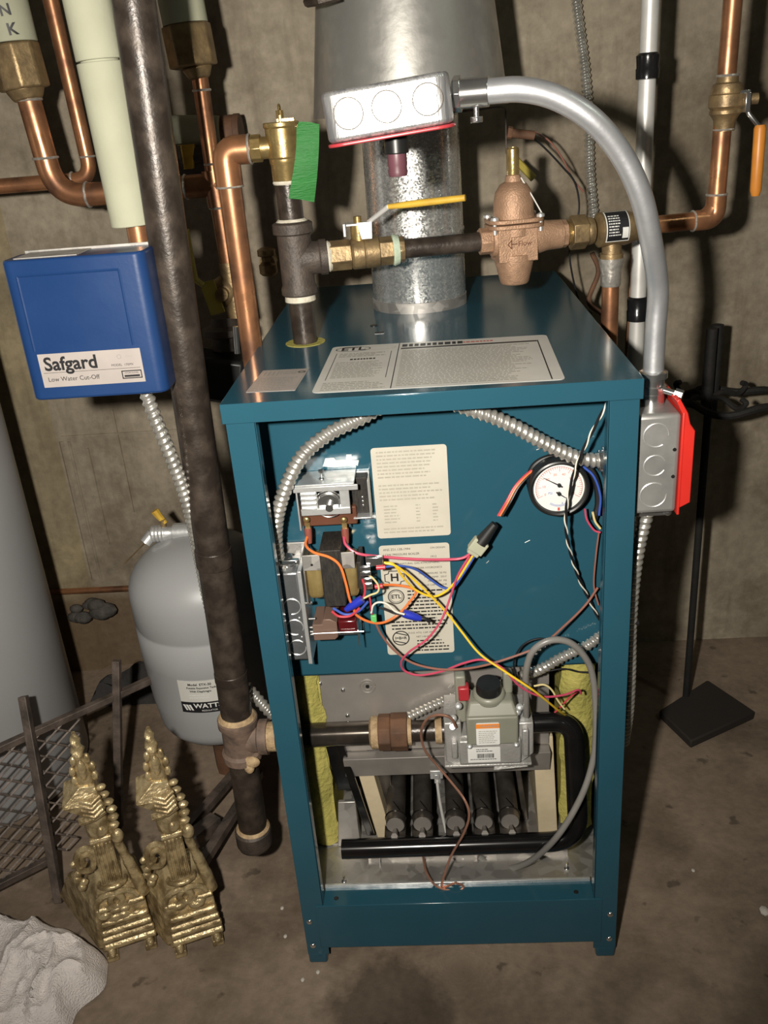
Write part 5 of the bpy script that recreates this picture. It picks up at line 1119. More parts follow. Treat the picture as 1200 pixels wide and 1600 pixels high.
mb = MB(); mb.tube([V((fs_.x+0.035+0.075*math.cos(a)*(1+0.05*math.sin(5*a)), fs_.y+0.065*math.sin(a), zr-0.006+0.005*math.sin(4*a))) for a in [2*PI*k/48 for k in range(49)]], 0.0065, 8); obj('ring', mb, M_stand, stnd)

# ================================================================== left side: black gas riser
bt, bb_ = P(207, -10, 0.112), P(399, 1318, 0.112)
gr = thing('gas_riser', 'thick black iron pipe rising left of the boiler to the top', 'pipe', bb_)
dpx = (bt-bb_).normalized()
def bat(z): return bb_+dpx*((z-bb_.z)/dpx.z)
zt_ = gzc; 
mb = MB(); mb.cyl(bat(zt_+0.028), bat(1.42), 0.0215, n=36); mb.cyl(bat(bb_.z+0.02), bat(zt_-0.02), 0.0205, n=36); obj('pipe', mb, M_iron, gr)
mb = MB(); z1 = P(335, 870, 0.112).z; mb.cyl(bat(z1-0.012), bat(z1+0.012), 0.0232, n=36); z2 = P(366, 1052, 0.112).z; mb.cyl(bat(z2-0.010), bat(z2+0.004), 0.0222, n=36); obj('coupling', mb, M_iron, gr, 0.001)
mb = MB(); mb.lathe([(0.022, -0.034), (0.0275, -0.032), (0.0275, -0.022), (0.024, -0.018), (0.024, 0.018), (0.0275, 0.024), (0.0275, 0.034), (0.023, 0.036)], bat(zt_), dpx, 32)
bc = bat(zt_); mb.lathe([(0.021, 0.0), (0.021, 0.026), (0.0245, 0.028), (0.0245, 0.040)], bc, (1, 0, 0), 28); obj('tee', mb, mat('dusty_brown_casting', (0.20, 0.135, 0.10), 0.7, 0, (0.10, 0.07, 0.055), 50, 0.4, 120), gr)
mb = MB(); mb.lathe([(0.0225, 0.034), (0.0262, 0.036), (0.0225, 0.042)], bat(zt_), dpx, 28); mb.cyl(bc+V((0.040, 0, 0)), bc+V((0.052, 0, 0)), 0.0205, n=24)
mb.sph(bc+V((0.016, -0.021, -0.026)), 0.012, (1, 0.45, 0.8)); mb.sph(bc+V((0.012, -0.022, -0.034)), 0.009, (0.8, 0.45, 1.2)); mb.lathe([(0.021, 0.030), (0.0245, 0.032), (0.021, 0.036)], bb_, dpx, 28); obj('pipe_sealant', mb, M_dope, gr)
mb = MB(); mb.lathe([(0.0, -0.004), (0.020, -0.004), (0.0245, 0.000), (0.0265, 0.006), (0.0265, 0.028), (0.0235, 0.031), (0.0215, 0.028)], bb_, (0, 0, 1), 32); obj('cap', mb, M_ironcast, gr)
mb = MB(); mb.cyl(bc+V((0.050, 0, 0)), V((-HW+0.005, 0.112, gzc)), 0.0167, n=24); obj('nipple', mb, M_iron, gr)

# low water cut-off box
YB = 0.055
sf = thing('control_box', 'blue metal low water cut-off box mounted left of the black pipe', 'control box', (P(130, 620, YB).x, YB+0.03, P(130, 620, YB).z))
tl, tr_, bl2, br_ = P(-4, 411, YB), P(222, 391, YB), P(52, 629, YB), P(262, 612, YB)
x0 = (tl.x+bl2.x)/2; x1 = (tr_.x+br_.x)/2+0.000; z0 = (bl2.z+br_.z)/2; z1 = (tl.z+tr_.z)/2; yb2 = YB+0.058
mb = MB(); mb.prism([(a+(x0+x1)/2, b+(YB+yb2)/2) for a, b in rrect(x1-x0, yb2-YB, 0.012)], (0, 0, z0), (1, 0, 0), (0, 1, 0), (0, 0, 1), z1-z0); obj('cover', mb, M_blue, sf, 0.003, seg=3)
fn = plane_map(((x0+x1)/2, YB, (z0+z1)/2), (1, 0, 0), (0, 0, 1), (0, -1, 0)); W_, H_ = x1-x0, z1-z0
mb = MB(); m_ = 0.016
for a, b in (((-W_/2+m_, H_/2-m_), (W_/2-m_-0.012, H_/2-m_)), ((-W_/2+m_, H_/2-m_), (-W_/2+m_, -H_/2+0.055)), ((W_/2-m_-0.012, H_/2-m_), (W_/2-m_-0.012, -H_/2+0.055))):
    mb.tube([fn(a[0], a[1], -0.0006), fn(b[0], b[1], -0.0006)], 0.0016, 6)
obj('embossed_rim', mb, M_blue, sf)
lw_, lh_ = 0.113, 0.037; lf = plane_map(fn(-0.002, -H_/2+0.033, 0.0002), (1, 0, 0), (0, 0, 1), (0, -1, 0))
mb = MB(); sheet(mb, lf, lw_, lh_, 0.0003, r=0.0005); ll = obj('label', mb, M_labels, sf, flat=True)
mb = MB(); put_text(mb, 'Safgard', 0.0205, -lw_/2+0.005, 0.0065, lf, align='LEFT', bold=True); put_text(mb, 'Low Water Cut-Off', 0.0070, -lw_/2+0.006, -0.0100, lf, align='LEFT')
put_text(mb, 'MODEL  170MV', 0.0036, lw_/2-0.022, 0.0015, lf); rect(mb, lf, -lw_/2+0.003, lw_/2-0.003, -0.0026, -0.0022)
stroke(mb, lf, [(lw_/2-0.024, -0.0135), (lw_/2-0.003, -0.0135), (lw_/2-0.003, -0.0055), (lw_/2-0.024, -0.0055)], 0.0011); rect(mb, lf, lw_/2-0.022, lw_/2-0.005, -0.0122, -0.0100); put_text(mb, 'HYDROLEVEL', 0.0026, lw_/2-0.0135, -0.0078, lf)
obj('lettering', mb, M_ink, ll, flat=True)
mb = MB(); put_text(mb, 'LISTED', 0.0028, lw_/2-0.013, 0.0105, lf); stroke(mb, lf, circ(0.0022, 14, (lw_/2-0.024, 0.0105)), 0.0004); obj('red_lettering', mb, M_inkg, ll, flat=True)
mb = MB(); mb.bb(x0+0.006, x1-0.006, yb2-0.002, yb2+0.002, z0+0.004, z1+0.0025); mb.bb(x0+0.012, x0+0.08, YB+0.010, yb2, z1-0.0005, z1+0.0008); obj('back_plate', mb, M_galvdull, sf)
# its flexible conduit
mb = MB(); q0 = P(228, 618, 0.085)
armoured(mb, [V((q0.x, 0.085, z0-0.001))]+[P(*q) for q in ((243, 655, .085), (264, 705, .09), (285, 760, .10), (298, 805, .11), (310, 860, .135), (324, 930, .16), (338, 990, .175), (355, 1040, .18), (385, 1072, .165), (408, 1098, .15), (428, 1120, .14))], 0.0085, 0.0082)
solo('flexible_conduit', mb, M_flex, 'long flexible conduit from the blue box curling behind the black pipe', 'conduit')
# insulated vertical pipe behind the box
YI = 0.165
ipx = P(178, 200, YI).x; zi = P(205, 352, YI).z; zs = P(160, 96, YI).z
ip = thing('insulated_pipe', 'white foam covered pipe running up beside the thick black pipe', 'pipe', (ipx+0.004, YI, z1-0.02))
mb = MB(); mb.cyl((ipx+0.002, YI, zi), (ipx-0.002, YI, zs-0.0008), 0.0245, n=32); mb.cyl((ipx-0.002, YI, zs+0.0012), (ipx-0.010, YI, 1.42), 0.0245, n=32); mb.cyl((ipx-0.002, YI, zs-0.004), (ipx-0.002, YI, zs+0.004), 0.020, n=16); obj('foam_sleeve', mb, M_foam, ip, 0.001)
mb = MB(); mb.cyl((ipx+0.006, YI, zi+0.01), (ipx+0.006, YI, z1-0.03), 0.0125, n=24); obj('copper_pipe', mb, M_copper, ip)

# copper pipes by the wall, left
YC = 0.50
c1 = thing('tank_feed_pipe', 'large copper pipe with union and white foam marked N K at top left', 'pipe', P(85, 290, YC))
r1 = 0.0165
ux = P(30, 100, YC); 
pts = [P(58, 150, YC), V((P(66, 220, YC).x, YC, P(66, 220, YC).z)), P(86, 296, YC), P(165, 302, YC), P(345, 290, YC)]
pts[2] = V((pts[2].x, YC, pts[3].z)); pts[4] = V((pts[4].x, YC, pts[3].z)); pts[0] = V((pts[2].x-0.010, YC, pts[0].z)); pts[1] = pts[0].lerp(pts[2], 0.4)
mb = MB(); mb.tube(fillet([pts[0], pts[2], pts[4]], 0.045, 12), r1, 28); obj('pipe', mb, M_copper, c1)
mb = MB()
for p_, a in ((pts[0].lerp(pts[2], 0.60), (0, 0, 1)), (pts[2]+V((0.048, 0, 0)), (1, 0, 0)), (pts[0].lerp(pts[2], 0.03), (0, 0, 1))): mb.torus(p_, a, r1+0.0006, 0.0020, 24, 6)
obj('solder_joint', mb, M_solder, c1)
zu0, zu1 = P(40, 140, YC).z, P(30, 68, YC).z; ucx = pts[0].x-0.002
mb = MB(); mb.cyl((pts[0].x, YC, zu0-0.014), (pts[0].x-0.002, YC, zu0+0.002), 0.020, 0.028, n=24); mb.cyl((ucx, YC, zu0), (ucx-0.004, YC, zu1), 0.0355, n=8, rot=0.3); obj('union', mb, M_brassd, c1, 0.003)
mb = MB(); fx = ucx-0.004; mb.cyl((fx, YC, zu1+0.001), (fx-0.008, YC, 1.42), 0.0345, n=32); foam = obj('foam_sleeve', mb, M_foam, c1, 0.001)
fnf = cyl_map((fx-0.001, YC), 0.0350, 0.0, 0)
mb = MB(); zN, zK = P(15, 15, YC-0.035).z, P(25, 45, YC-0.035).z
put_text(mb, 'N', 0.019, 0.014, zN, fnf, 0.0015, rot=0.1, bold=True); put_text(mb, 'K', 0.020, 0.018, zK, fnf, 0.0015, rot=0.1, bold=True); obj('marker_lettering', mb, M_ink, foam)
# thin copper
YT = 0.56
a, b, cc_ = P(97, -20, YT), P(145, 286, YT), P(0, 291, YT)
mb = MB(); b = V((b.x, YT, cc_.z)); a = V((b.x-0.014, YT, 1.42)); cc_ = V((-0.70, YT, cc_.z)); mb.tube(fillet([a, b, cc_], 0.028, 10), 0.0112, 24)
c2 = thing('thin_copper_pipe', 'thinner copper pipe turning left at an elbow behind the white foam', 'pipe', b); obj('pipe', mb, M_copper, c2)
mb = MB(); mb.torus(b+V((0, 0, 0.032)), up, 0.0116, 0.0016, 20, 6); mb.torus(b-V((0.03, 0, 0)), (1, 0, 0), 0.0116, 0.0018, 20, 6); obj('solder_joint', mb, M_solder, c2)
# second feed pipe: hex union near x=295, thin copper down, tee at 340,290, valve below
YD = 0.50
tx, tzz = P(338, 290, YD).x, pts[3].z
c3 = thing('zone_return_pipe', 'copper pipe with brass union passing a tee behind the discharge pipe', 'pipe', (tx, YD, 0.72))
tp_ = V((P(312, 120, YD).x, YD, P(312, 120, YD).z)); zv = P(352, 420, YD).z
mb = MB(); mb.cyl(tp_, V((tx-0.002, YD, tzz)), 0.0115, n=24); mb.cyl((tx-0.002, YD, tzz+0.02), (tx, YD, tzz-0.03), 0.0165, n=24); mb.cyl((tx, YD, tzz-0.03), (tx+0.002, YD, zv), 0.0130, n=24); obj('pipe', mb, M_copper, c3)
mb = MB()
for q in (0.12, 0.80): mb.torus(tp_.lerp(V((tx, YD, tzz)), q), up, 0.0120, 0.0018, 20, 6)
mb.torus((tx, YD, tzz-0.032), up, 0.0140, 0.0018, 20, 6); mb.torus(P(292, 288, YD)*0+V((P(290, 288, YD).x, YD, tzz)), (1, 0, 0), r1, 0.0018, 20, 6); obj('solder_joint', mb, M_solder, c3)
zu0, zu1 = P(300, 105, YD).z, P(296, 38, YD).z
mb = MB(); mb.cyl((tp_.x, YD, tp_.z-0.003), (tp_.x-0.002, YD, zu0), 0.014, 0.022, n=20); mb.cyl((tp_.x-0.006, YD, zu0), (tp_.x-0.009, YD, zu1), 0.0345, n=8, rot=0.35); obj('union', mb, M_brassd, c3, 0.003)
mb = MB(); mb.cyl((tp_.x-0.009, YD, zu1+0.0005), (tp_.x-0.020, YD, 1.42), 0.0310, n=28); obj('foam_sleeve', mb, M_foam, c3)
# white foam stub with dark cap, yellow handled valve behind
ys = 0.66
mb = MB(); a, b = P(235, 215, ys), P(345, 208, ys); b = V((b.x, ys, a.z)); mb.tube([a, a.lerp(b, 0.4), a.lerp(b, 0.8), b], [0.026, 0.030, 0.026, 0.024], 20)
fs2 = thing('foam_covered_stub', 'short white foam covered pipe stub by the wall behind the thick pipe', 'pipe', (a.lerp(b, 0.5)).lerp(V((a.x, ys, a.z-0.03)), 0.3)); obj('foam_sleeve', mb, M_foam, fs2)
mb = MB(); c = P(368, 208, ys+0.02); mb.cyl(c-V((0.028, 0, 0)), c+V((0.006, 0, 0)), 0.028, n=28); mb.cyl(c-V((0, 0, 0)), c+V((0.010, 0, 0)), 0.029, n=28); obj('dark_cap', mb, M_rust, fs2, 0.001)
mb = MB(); c = P(292, 243, 0.62); mb.hexa([c+V(v) for v in ((-0.010, 0, -0.020), (0.006, 0, -0.020), (0.006, 0.012, -0.020), (-0.010, 0.012, -0.020), (-0.013, 0, 0.016), (0.014, 0, 0.016), (0.014, 0.012, 0.016), (-0.013, 0.012, 0.016))])
bv2 = thing('zone_valve', 'black valve with yellow tab under the white foam stub', 'valve', c-V((0.02, 0, 0.03))); obj('yellow_tab', mb, M_hyel, bv2, 0.001)
mb = MB(); mb.cyl(c+V((-0.050, 0.01, -0.002)), c+V((-0.008, 0.01, -0.002)), 0.020, n=18); mb.cyl(c+V((0.008, 0.012, -0.002)), c+V((0.035, 0.012, 0.004)), 0.012, n=14); mb.sph(c+V((0.0, 0.03, -0.012)), 0.032, (1.3, 0.6, 0.8)); mb.cyl(c+V((0, 0.03, -0.012)), V((c.x, 0.785, c.z-0.012)), 0.012, n=14); obj('valve_body', mb, M_ironcast, bv2)
# lower valve with lemon lever, circulator flange and pump
yv = 0.50
vv = thing('isolation_valve', 'brass isolation valve with yellow lever low behind the copper pipe', 'valve', P(350, 480, yv))
c = P(352, 455, yv)
mb = MB(); mb.cyl((tx+0.002, yv, zv+0.01), (tx+0.004, yv, c.z-0.04), 0.0150, n=10); mb.sph(c, 0.022, (1, 1, 1.1)); mb.cyl(c, c-V((0, 0.030, 0)), 0.010, n=14); obj('valve_body', mb, M_brassd, vv)
mb = MB(); mb.tube([P(290, 358, yv-0.03), P(296, 400, yv-0.03), P(304, 436, yv-0.03), P(318, 446, yv-0.03)], [0.005, 0.0065, 0.0055, 0.004], 10); q = P(332, 465, yv-0.025); mb.box(q, (0.022, 0.004, 0.050), Matrix.Rotation(-0.2, 3, 'Y')); obj('yellow_lever', mb, M_hlem, vv)
pu = thing('circulator_flange', 'steel flange and black pump housing low behind the copper discharge pipe', 'pump', P(350, 600, yv))
mb = MB(); q = P(352, 515, yv); mb.lathe([(0.018, 0.020), (0.022, 0.008), (0.036, 0.004), (0.036, -0.006), (0.024, -0.010), (0.024, -0.03)], q, (0, 0, 1), 28); mb.cyl(P(368, 512, yv-0.02), P(370, 545, yv-0.02), 0.006, n=10); obj('flange', mb, M_ironcast, pu)
mb = MB(); mb.cyl(P(368, 510, yv-0.04), P(371, 552, yv-0.04), 0.005, n=10); obj('bolt', mb, M_chrome, pu)
mb = MB(); q = P(345, 588, yv-0.02); mb.box(q, (0.080, 0.06, 0.070), Matrix.Rotation(0.2, 3, 'Y')); obj('pump_housing', mb, M_blackp, pu, 0.006)
# small hose tap on the wall
wt = P(418, 410, 0.74); mb = MB(); mb.cyl(wt+V((0, 0.035, 0)), wt-V((0, 0.004, 0)), 0.014, n=18); mb.lathe([(0.012, -0.022), (0.016, -0.018), (0.016, -0.004), (0.010, 0.002), (0.010, 0.010), (0.016, 0.012), (0.016, 0.022), (0.008, 0.026)], wt, (0, 0, 1), 20)
solo('pipe_plug', mb, M_brassd, 'small dull brass plugged fitting on the wall left of the riser', 'fitting')

# ================================================================== expansion tank
EY = 0.43
ec_ = P(333, 1005, EY); er = 0.120
et = thing('expansion_tank', 'grey steel expansion tank with white label behind the black pipe', 'tank', (ec_.x, EY, 0.095))
zb_ = 0.095; zseam = P(326, 1012, EY-er).z; ztop = zseam+0.15
mb = MB(); prof = []
for k in range(10): a = PI/2*k/9; prof.append((er*0.93*math.sin(a) if k else 0.0, zb_+0.055*(1-math.cos(a))))
prof += [(er*0.97, zb_+0.10), (er, zseam-0.060), (er*1.005, zseam-0.058), (er*1.005, zseam-0.006), (er*0.985, zseam-0.002), (er*0.985, zseam+0.003), (er*1.005, zseam+0.008), (er*1.005, zseam+0.055)]
for k in range(1, 11): a = PI/2*k/10; prof.append((er*1.005*math.cos(a) if k < 10 else 0.0, zseam+0.055+0.085*math.sin(a)))
mb.lathe(prof, (ec_.x, EY, 0), (0, 0, 1), 72); obj('shell', mb, M_tank, et)
fnt = cyl_map((ec_.x, EY), er*0.998, 0.0, 0); lzc = P(313, 1088, EY-er).z
a_c = -0.02-math.atan2(0, 1)
lcx = P(316, 1088, EY-er+0.004).x; ang = math.asin(max(-1, min(1, (lcx-ec_.x)/er)))
fnt = cyl_map((ec_.x, EY), er, ang, lzc-0.001)
mb = MB(); sheet(mb, fnt, 0.074, 0.062, 0.0006, nu=14); tl_ = obj('label', mb, M_ltop, et)
mb = MB(); rr_ = lambda u0, u1, v0, v1: [rect(mb, fnt, u0+(u1-u0)*i/10, u0+(u1-u0)*(i+1)/10, v0, v1, 0.0010) for i in range(10)]
rr_(-0.037, 0.037, -0.031, -0.010); put_text(mb, 'Model  ETX-30', 0.0062, 0.0, 0.024, fnt, 0.0012, bold=True); put_text(mb, 'Potable Expansion Tank', 0.0050, 0.002, 0.0175, fnt, 0.0012, bold=True); put_text(mb, 'With Diaphragm', 0.0052, 0.0, 0.011, fnt, 0.0012, bold=True)
obj('lettering', mb, M_ink, tl_)
mb = MB(); put_text(mb, 'WATTS', 0.0120, 0.008, -0.0175, fnt, 0.0016, bold=True, sx=1.15); put_text(mb, 'REGULATOR', 0.0045, 0.010, -0.0265, fnt, 0.0016)
for k in range(3): mb.add([fnt(-0.034+k*0.005+d_, v_, 0.0016) for d_, v_ in ((0, -0.015), (0.004, -0.015), (0.008, -0.026), (0.005, -0.026))], [(0, 1, 2, 3)])
fineprint(mb, fnt, -0.02, 0.025, 0.004, 2, 0.005, 0.0015, 0.0010)
obj('white_lettering', mb, M_white, tl_)
# hose bib valve above the tank
hb = thing('drain_valve', 'silver threaded drain tap with yellow handle above the grey tank', 'valve', P(260, 835, 0.45))
a, b = P(238, 834, 0.45), P(325, 830, 0.45); b = V((b.x, 0.45, a.z)); dx = (b-a).normalized()
mb = MB(); prof = [(0.010, -0.002)]+[(0.0135+0.0012*(k % 2), 0.003*k) for k in range(9)]+[(0.011, 0.028), (0.011, 0.036), (0.016, 0.038), (0.016, (b-a).length)]
mb.lathe(prof, a, dx, 20); mb.cyl(a, a+V((-0.012, -0.01, -0.012)), 0.010, n=12); obj('body', mb, M_zinc, hb)
mb = MB(); c = P(247, 806, 0.45); mb.tube([c+V((-0.004, 0, 0.010)), c+V((0.001, 0, 0.0)), c+V((0.010, 0, -0.014))], [0.007, 0.006, 0.004], 8); obj('handle', mb, M_hyel, hb)
mb = MB(); mb.cyl(c+V((0.006, 0, -0.030)), c+V((0.006, 0, -0.006)), 0.005, n=10); mb.tube(smooth([a+V((-0.01, -0.01, -0.01)), P(215, 860, 0.45), P(195, 880, 0.46)]), 0.0012, 6); obj('stem', mb, M_brassd, hb)
mb = MB(); q = 0.755; a, b = P(88, 925, q), P(215, 918, q); b = V((b.x+0.25, q, a.z)); a = V((a.x-0.3, q, a.z)); mb.cyl(a, b, 0.0065, n=16); solo('floor_level_copper_pipe', mb, M_copper, 'thin copper pipe running low along the wall behind the grey tank', 'pipe')
mb = MB(); c = P(138, 958, 0.73)
for k in range(9): mb.sph(c+V((random.uniform(-0.035, 0.035), random.uniform(0, 0.02), random.uniform(-0.018, 0.018))), random.uniform(0.012, 0.022), (1.2, 0.8, 0.8), 10, 6)
solo('mortar_lump', mb, mat('dark_mortar', (0.05, 0.045, 0.04), 0.8, 0, (0.09, 0.08, 0.07), 60, 0.8, 120), 'dark crumbling lump around the low copper pipe on the wall', 'lump')
mb = MB(); mb.cyl(P(345, 1180, 0.42)*0+V((ec_.x+0.0, EY, 0.0)), V((ec_.x, EY, 0.097)), 0.035, n=8); solo('support_block', mb, M_rust, 'rust brown block under the grey expansion tank', 'block')

# water heater at far left
mb = MB(); mb.lathe([(0.176, 0.012), (0.182, 0.02), (0.182, 1.26), (0.174, 1.275), (0, 1.29)], (-0.868, 0.425, 0), (0, 0, 1), 72)
wh = thing('water_heater', 'tall pale grey cylindrical water heater at the left edge', 'water heater', (-0.868, 0.425, 0)); obj('jacket', mb, M_heater, wh)
mb = MB(); mb.lathe([(0.150, 0.0), (0.150, 0.014)], (-0.868, 0.425, 0), (0, 0, 1), 40); obj('base_ring', mb, M_iron, wh)
# black cloth heap near wall behind
mb = MB(); base_c = G(200, 1075, 0.03); 
nx_, ny_ = 18, 12; vs = []
for j in range(ny_+1):
    for i in range(nx_+1):
        u_, v_ = i/nx_*2-1, j/ny_*2-1; r_ = max(abs(u_), abs(v_)); hgt = max(0, 1-r_**3)*0.055*(0.7+0.35*math.sin(5*u_+2*v_)+0.2*math.sin(9*v_-3*u_))
        vs.append((base_c.x+u_*0.085, base_c.y+0.03+v_*0.05, 0.002+max(0, hgt)))
mb.add(vs, [(j*(nx_+1)+i, j*(nx_+1)+i+1, (j+1)*(nx_+1)+i+1, (j+1)*(nx_+1)+i) for j in range(ny_) for i in range(nx_)])
solo('black_rag', mb, M_rag, 'crumpled dark cloth on the floor by the wall left of the tank', 'rag')

# ================================================================== iron fire screen
scr = thing('fire_screen', 'black iron frame with expanded metal mesh leaning before the water heater', 'fire screen', (-0.63, 0.15, 0))
def bar(mb, a, b, s=0.0135):
    a, b = V(a), V(b); d = (b-a).normalized(); u, v = mb.ring_frame(d); h_ = s/2
    mb.hexa([a-u*h_-v*h_, a+u*h_-v*h_, a+u*h_+v*h_, a-u*h_+v*h_, b-u*h_-v*h_, b+u*h_-v*h_, b+u*h_+v*h_, b-u*h_+v*h_])
p1b, p1t = V((-0.617, 0.114, 0.007)), G(36, 1088, 0.30)
p2b, p2t = G(186, 1292, 0.010), G(182, 1032, 0.30)
tL, tR = G(-60, 1196, 0.24), G(236, 1062, 0.24); bL, bR = G(-60, 1412, 0.045), G(74, 1345, 0.045)
for a, b, nm in ((p1b, p1t, 'post'), (p2b, p2t, 'post'), (tL, tR, 'top_rail'), (bL, bR, 'bottom_rail')):
    mb = MB(); bar(mb, a, b, 0.0125 if nm == 'post' else 0.0115); obj(nm, mb, M_bar, scr, 0.001)
mb = MB()
def sp(u, v):  # u along rails (0 left, 1 at post), v up
    tl2 = G(-60, 1196, 0.24); tr2 = G(125, 1112, 0.24); bl3 = G(-60, 1410, 0.045); br3 = G(120, 1320, 0.045)
    return (bl3.lerp(br3, u)).lerp(tl2.lerp(tr2, u), v)
nu_, nv_ = 5, 9
for i in range(nu_):
    for j in range(nv_):
        u0, u1, um = i/nu_, (i+1)/nu_, (i+0.5)/nu_; v0, v1, vm = j/nv_, (j+1)/nv_, (j+0.5)/nv_
        for a, b in (((u0, vm), (um, v1)), ((um, v1), (u1, vm)), ((u1, vm), (um, v0)), ((um, v0), (u0, vm))):
            mb.tube([sp(*a), sp(*b)], 0.0019, 4, cap=False)
obj('mesh_panel', mb, M_bar, scr)

# ================================================================== andirons
def andiron(name, base, rotz, label, scale=1.0):
    t = thing(name, label, 'andiron', base, 'brass andirons on the floor')
    R_ = Matrix.Rotation(rotz, 3, 'Z'); B = V(base)
    def fin(mb): mb.v = [B+(R_ @ V((v.x*1.04, v.y, v.z*1.09))) for v in mb.v]; return mb
    # pedestal with stacked mouldings (u right, y back)
    mb = MB()
    mb.hexa([(-0.038, 0, 0.016), (0.038, 0, 0.016), (0.030, 0.13, 0.016), (-0.092, 0.13, 0.016), (-0.030, 0.004, 0.078), (0.036, 0.004, 0.078), (0.030, 0.085, 0.085), (-0.064, 0.085, 0.088)])
    mb.hexa([(-0.030, 0.004, 0.078), (0.036, 0.004, 0.078), (0.030, 0.085, 0.085), (-0.064, 0.085, 0.088), (-0.020, 0.012, 0.112), (0.022, 0.012, 0.112), (0.020, 0.060, 0.118), (-0.026, 0.060, 0.118)])
    for k, (z, w_, y) in enumerate(((0.020, 0.040, -0.003), (0.034, 0.040, -0.004), (0.045, 0.0385, -0.003), (0.058, 0.037, -0.001), (0.080, 0.036, 0.002))):
        mb.tube([(-w_+0.010, y, z), (w_, y, z+0.001)], 0.0055-0.0004*k, 10)
    obj('pedestal', fin(mb), M_andiron, t, 0.002)
    mb = MB()   # scroll leaves on the front
    for s in (-1, 1):
        pts = [(s*(0.006+0.022*math.cos(a)*(1-a/9)), 0.002, 0.088+0.018*math.sin(a)*(1-a/9)) for a in [k*0.5 for k in range(13)]]
        mb.tube(pts, 0.0042, 8)
    for k in range(7): mb.sph((random.uniform(-0.02, 0.03), 0.000, 0.050+random.uniform(-0.004, 0.03)), random.uniform(0.004, 0.008), (1.5, 0.7, 0.9), 8, 6)
    obj('leaf_scroll', fin(mb), M_andiron, t)
    mb = MB()   # feet
    for x0 in (-0.030, 0.022): mb.bb(x0, x0+0.016, -0.012, 0.060, 0.0, 0.010); mb.cyl((x0+0.008, -0.010, 0.006), (x0+0.008, -0.002, 0.018), 0.006, n=10)
    mb.bb(-0.034, 0.040, 0.000, 0.008, 0.010, 0.018)
    obj('foot', fin(mb), M_andiron, t, 0.0015)
    mb = MB()   # fluted body with side volutes
    mb.hexa([(-0.013, 0.010, 0.108), (0.014, 0.010, 0.108), (0.012, 0.040, 0.110), (-0.016, 0.040, 0.110), (-0.012, 0.012, 0.186), (0.012, 0.012, 0.186), (0.011, 0.038, 0.186), (-0.013, 0.038, 0.186)])
    for k in range(5): x = -0.010+0.005*k; mb.tube([(x, 0.0095, 0.116), (x, 0.011, 0.180)], 0.0020, 6)
    mb.torus((0.0, 0.014, 0.112), (0, 0.3, 1), 0.018, 0.0035, 20, 8); mb.tube([(-0.014, 0.010, 0.188), (0.014, 0.010, 0.188)], 0.005, 8)
    obj('fluted_shaft', fin(mb), M_andiron, t, 0.001)
    mb = MB()   # left volute and right sweeping strap
    pts = [(-0.026+0.016*math.cos(a)*(1-a/14), 0.022, 0.150+0.024*math.sin(a)*(1-a/14)) for a in [k*0.45 for k in range(24)]]
    mb.tube(pts, 0.0045, 8)
    for k in range(6): mb.sph((-0.040+0.004*math.sin(k*2.0), 0.022, 0.110+k*0.008), 0.0060, (1, 0.8, 1), 8, 6)
    mb.tube(smooth([(0.036, 0.010, 0.082), (0.032, 0.012, 0.110), (0.026, 0.014, 0.140), (0.020, 0.014, 0.170), (0.016, 0.014, 0.200)]), [0.0085]*9+[0.0075]*8+[0.006]*8+[0.005]*8, 10)
    mb.sph((0.021, 0.010, 0.186), 0.0085, (1, 0.9, 1.3), 10, 8)
    obj('volute', fin(mb), M_andiron, t)
    mb = MB()   # knot / urn
    mb.lathe([(0.010, 0.186), (0.0155, 0.194), (0.0165, 0.206), (0.013, 0.220), (0.011, 0.226), (0.016, 0.230), (0.018, 0.236), (0.014, 0.242)], (0, 0.020, 0), (0, 0, 1), 20)
    mb.tube([(-0.018, 0.006, 0.226), (0.0, 0.002, 0.230), (0.014, 0.006, 0.234)], 0.0055, 8); mb.sph((0.004, 0.008, 0.202), 0.0085, (1, 0.8, 1.1), 10, 7)
    obj('urn', fin(mb), M_andiron, t)
    mb = MB()   # gabled abacus
    mb.hexa([(-0.012, 0.000, 0.236), (0.016, 0.004, 0.236), (0.014, 0.036, 0.240), (-0.016, 0.036, 0.236), (-0.034, -0.004, 0.258), (0.014, 0.000, 0.250), (0.012, 0.040, 0.262), (-0.030, 0.040, 0.268)])
    mb.hexa([(-0.034, -0.004, 0.258), (0.014, 0.000, 0.250), (0.012, 0.040, 0.262), (-0.030, 0.040, 0.268), (-0.008, 0.008, 0.276), (0.010, 0.008, 0.272), (0.010, 0.030, 0.276), (-0.008, 0.030, 0.278)])
    for k in range(4): mb.tube([(-0.012, 0.000, 0.240+k*0.007), (0.002, -0.006, 0.236+k*0.007), (0.014, 0.000, 0.241+k*0.007)], 0.0032, 7)
    obj('gabled_cap', fin(mb), M_andiron, t, 0.001)
    mb = MB()   # beads down the right edge
    for k in range(6): mb.sph((0.019+0.003*math.sin(k*0.9), 0.016, 0.200+k*0.0125), 0.0075-0.0003*k, (1.1, 0.9, 0.72), 9, 6)
    obj('bead_edge', fin(mb), M_andiron, t)
    mb = MB()   # leafy bulb and twisted finial
    mb.lathe([(0.008, 0.270), (0.012, 0.278), (0.010, 0.290), (0.0085, 0.305), (0.006, 0.315), (0.0055, 0.320)], (0, 0.020, 0), (0, 0, 1), 16)
    for z, w_ in ((0.282, 0.0125), (0.296, 0.0125), (0.310, 0.0085)):
        for s in (-1, 1): mb.sph((s*w_, 0.016, z), 0.0052, (0.9, 1, 1.4), 8, 6)
    mb.sph((0, 0.010, 0.298), 0.007, (0.8, 0.7, 2.2), 10, 8)
    obj('leaf_bulb', fin(mb), M_andiron, t)
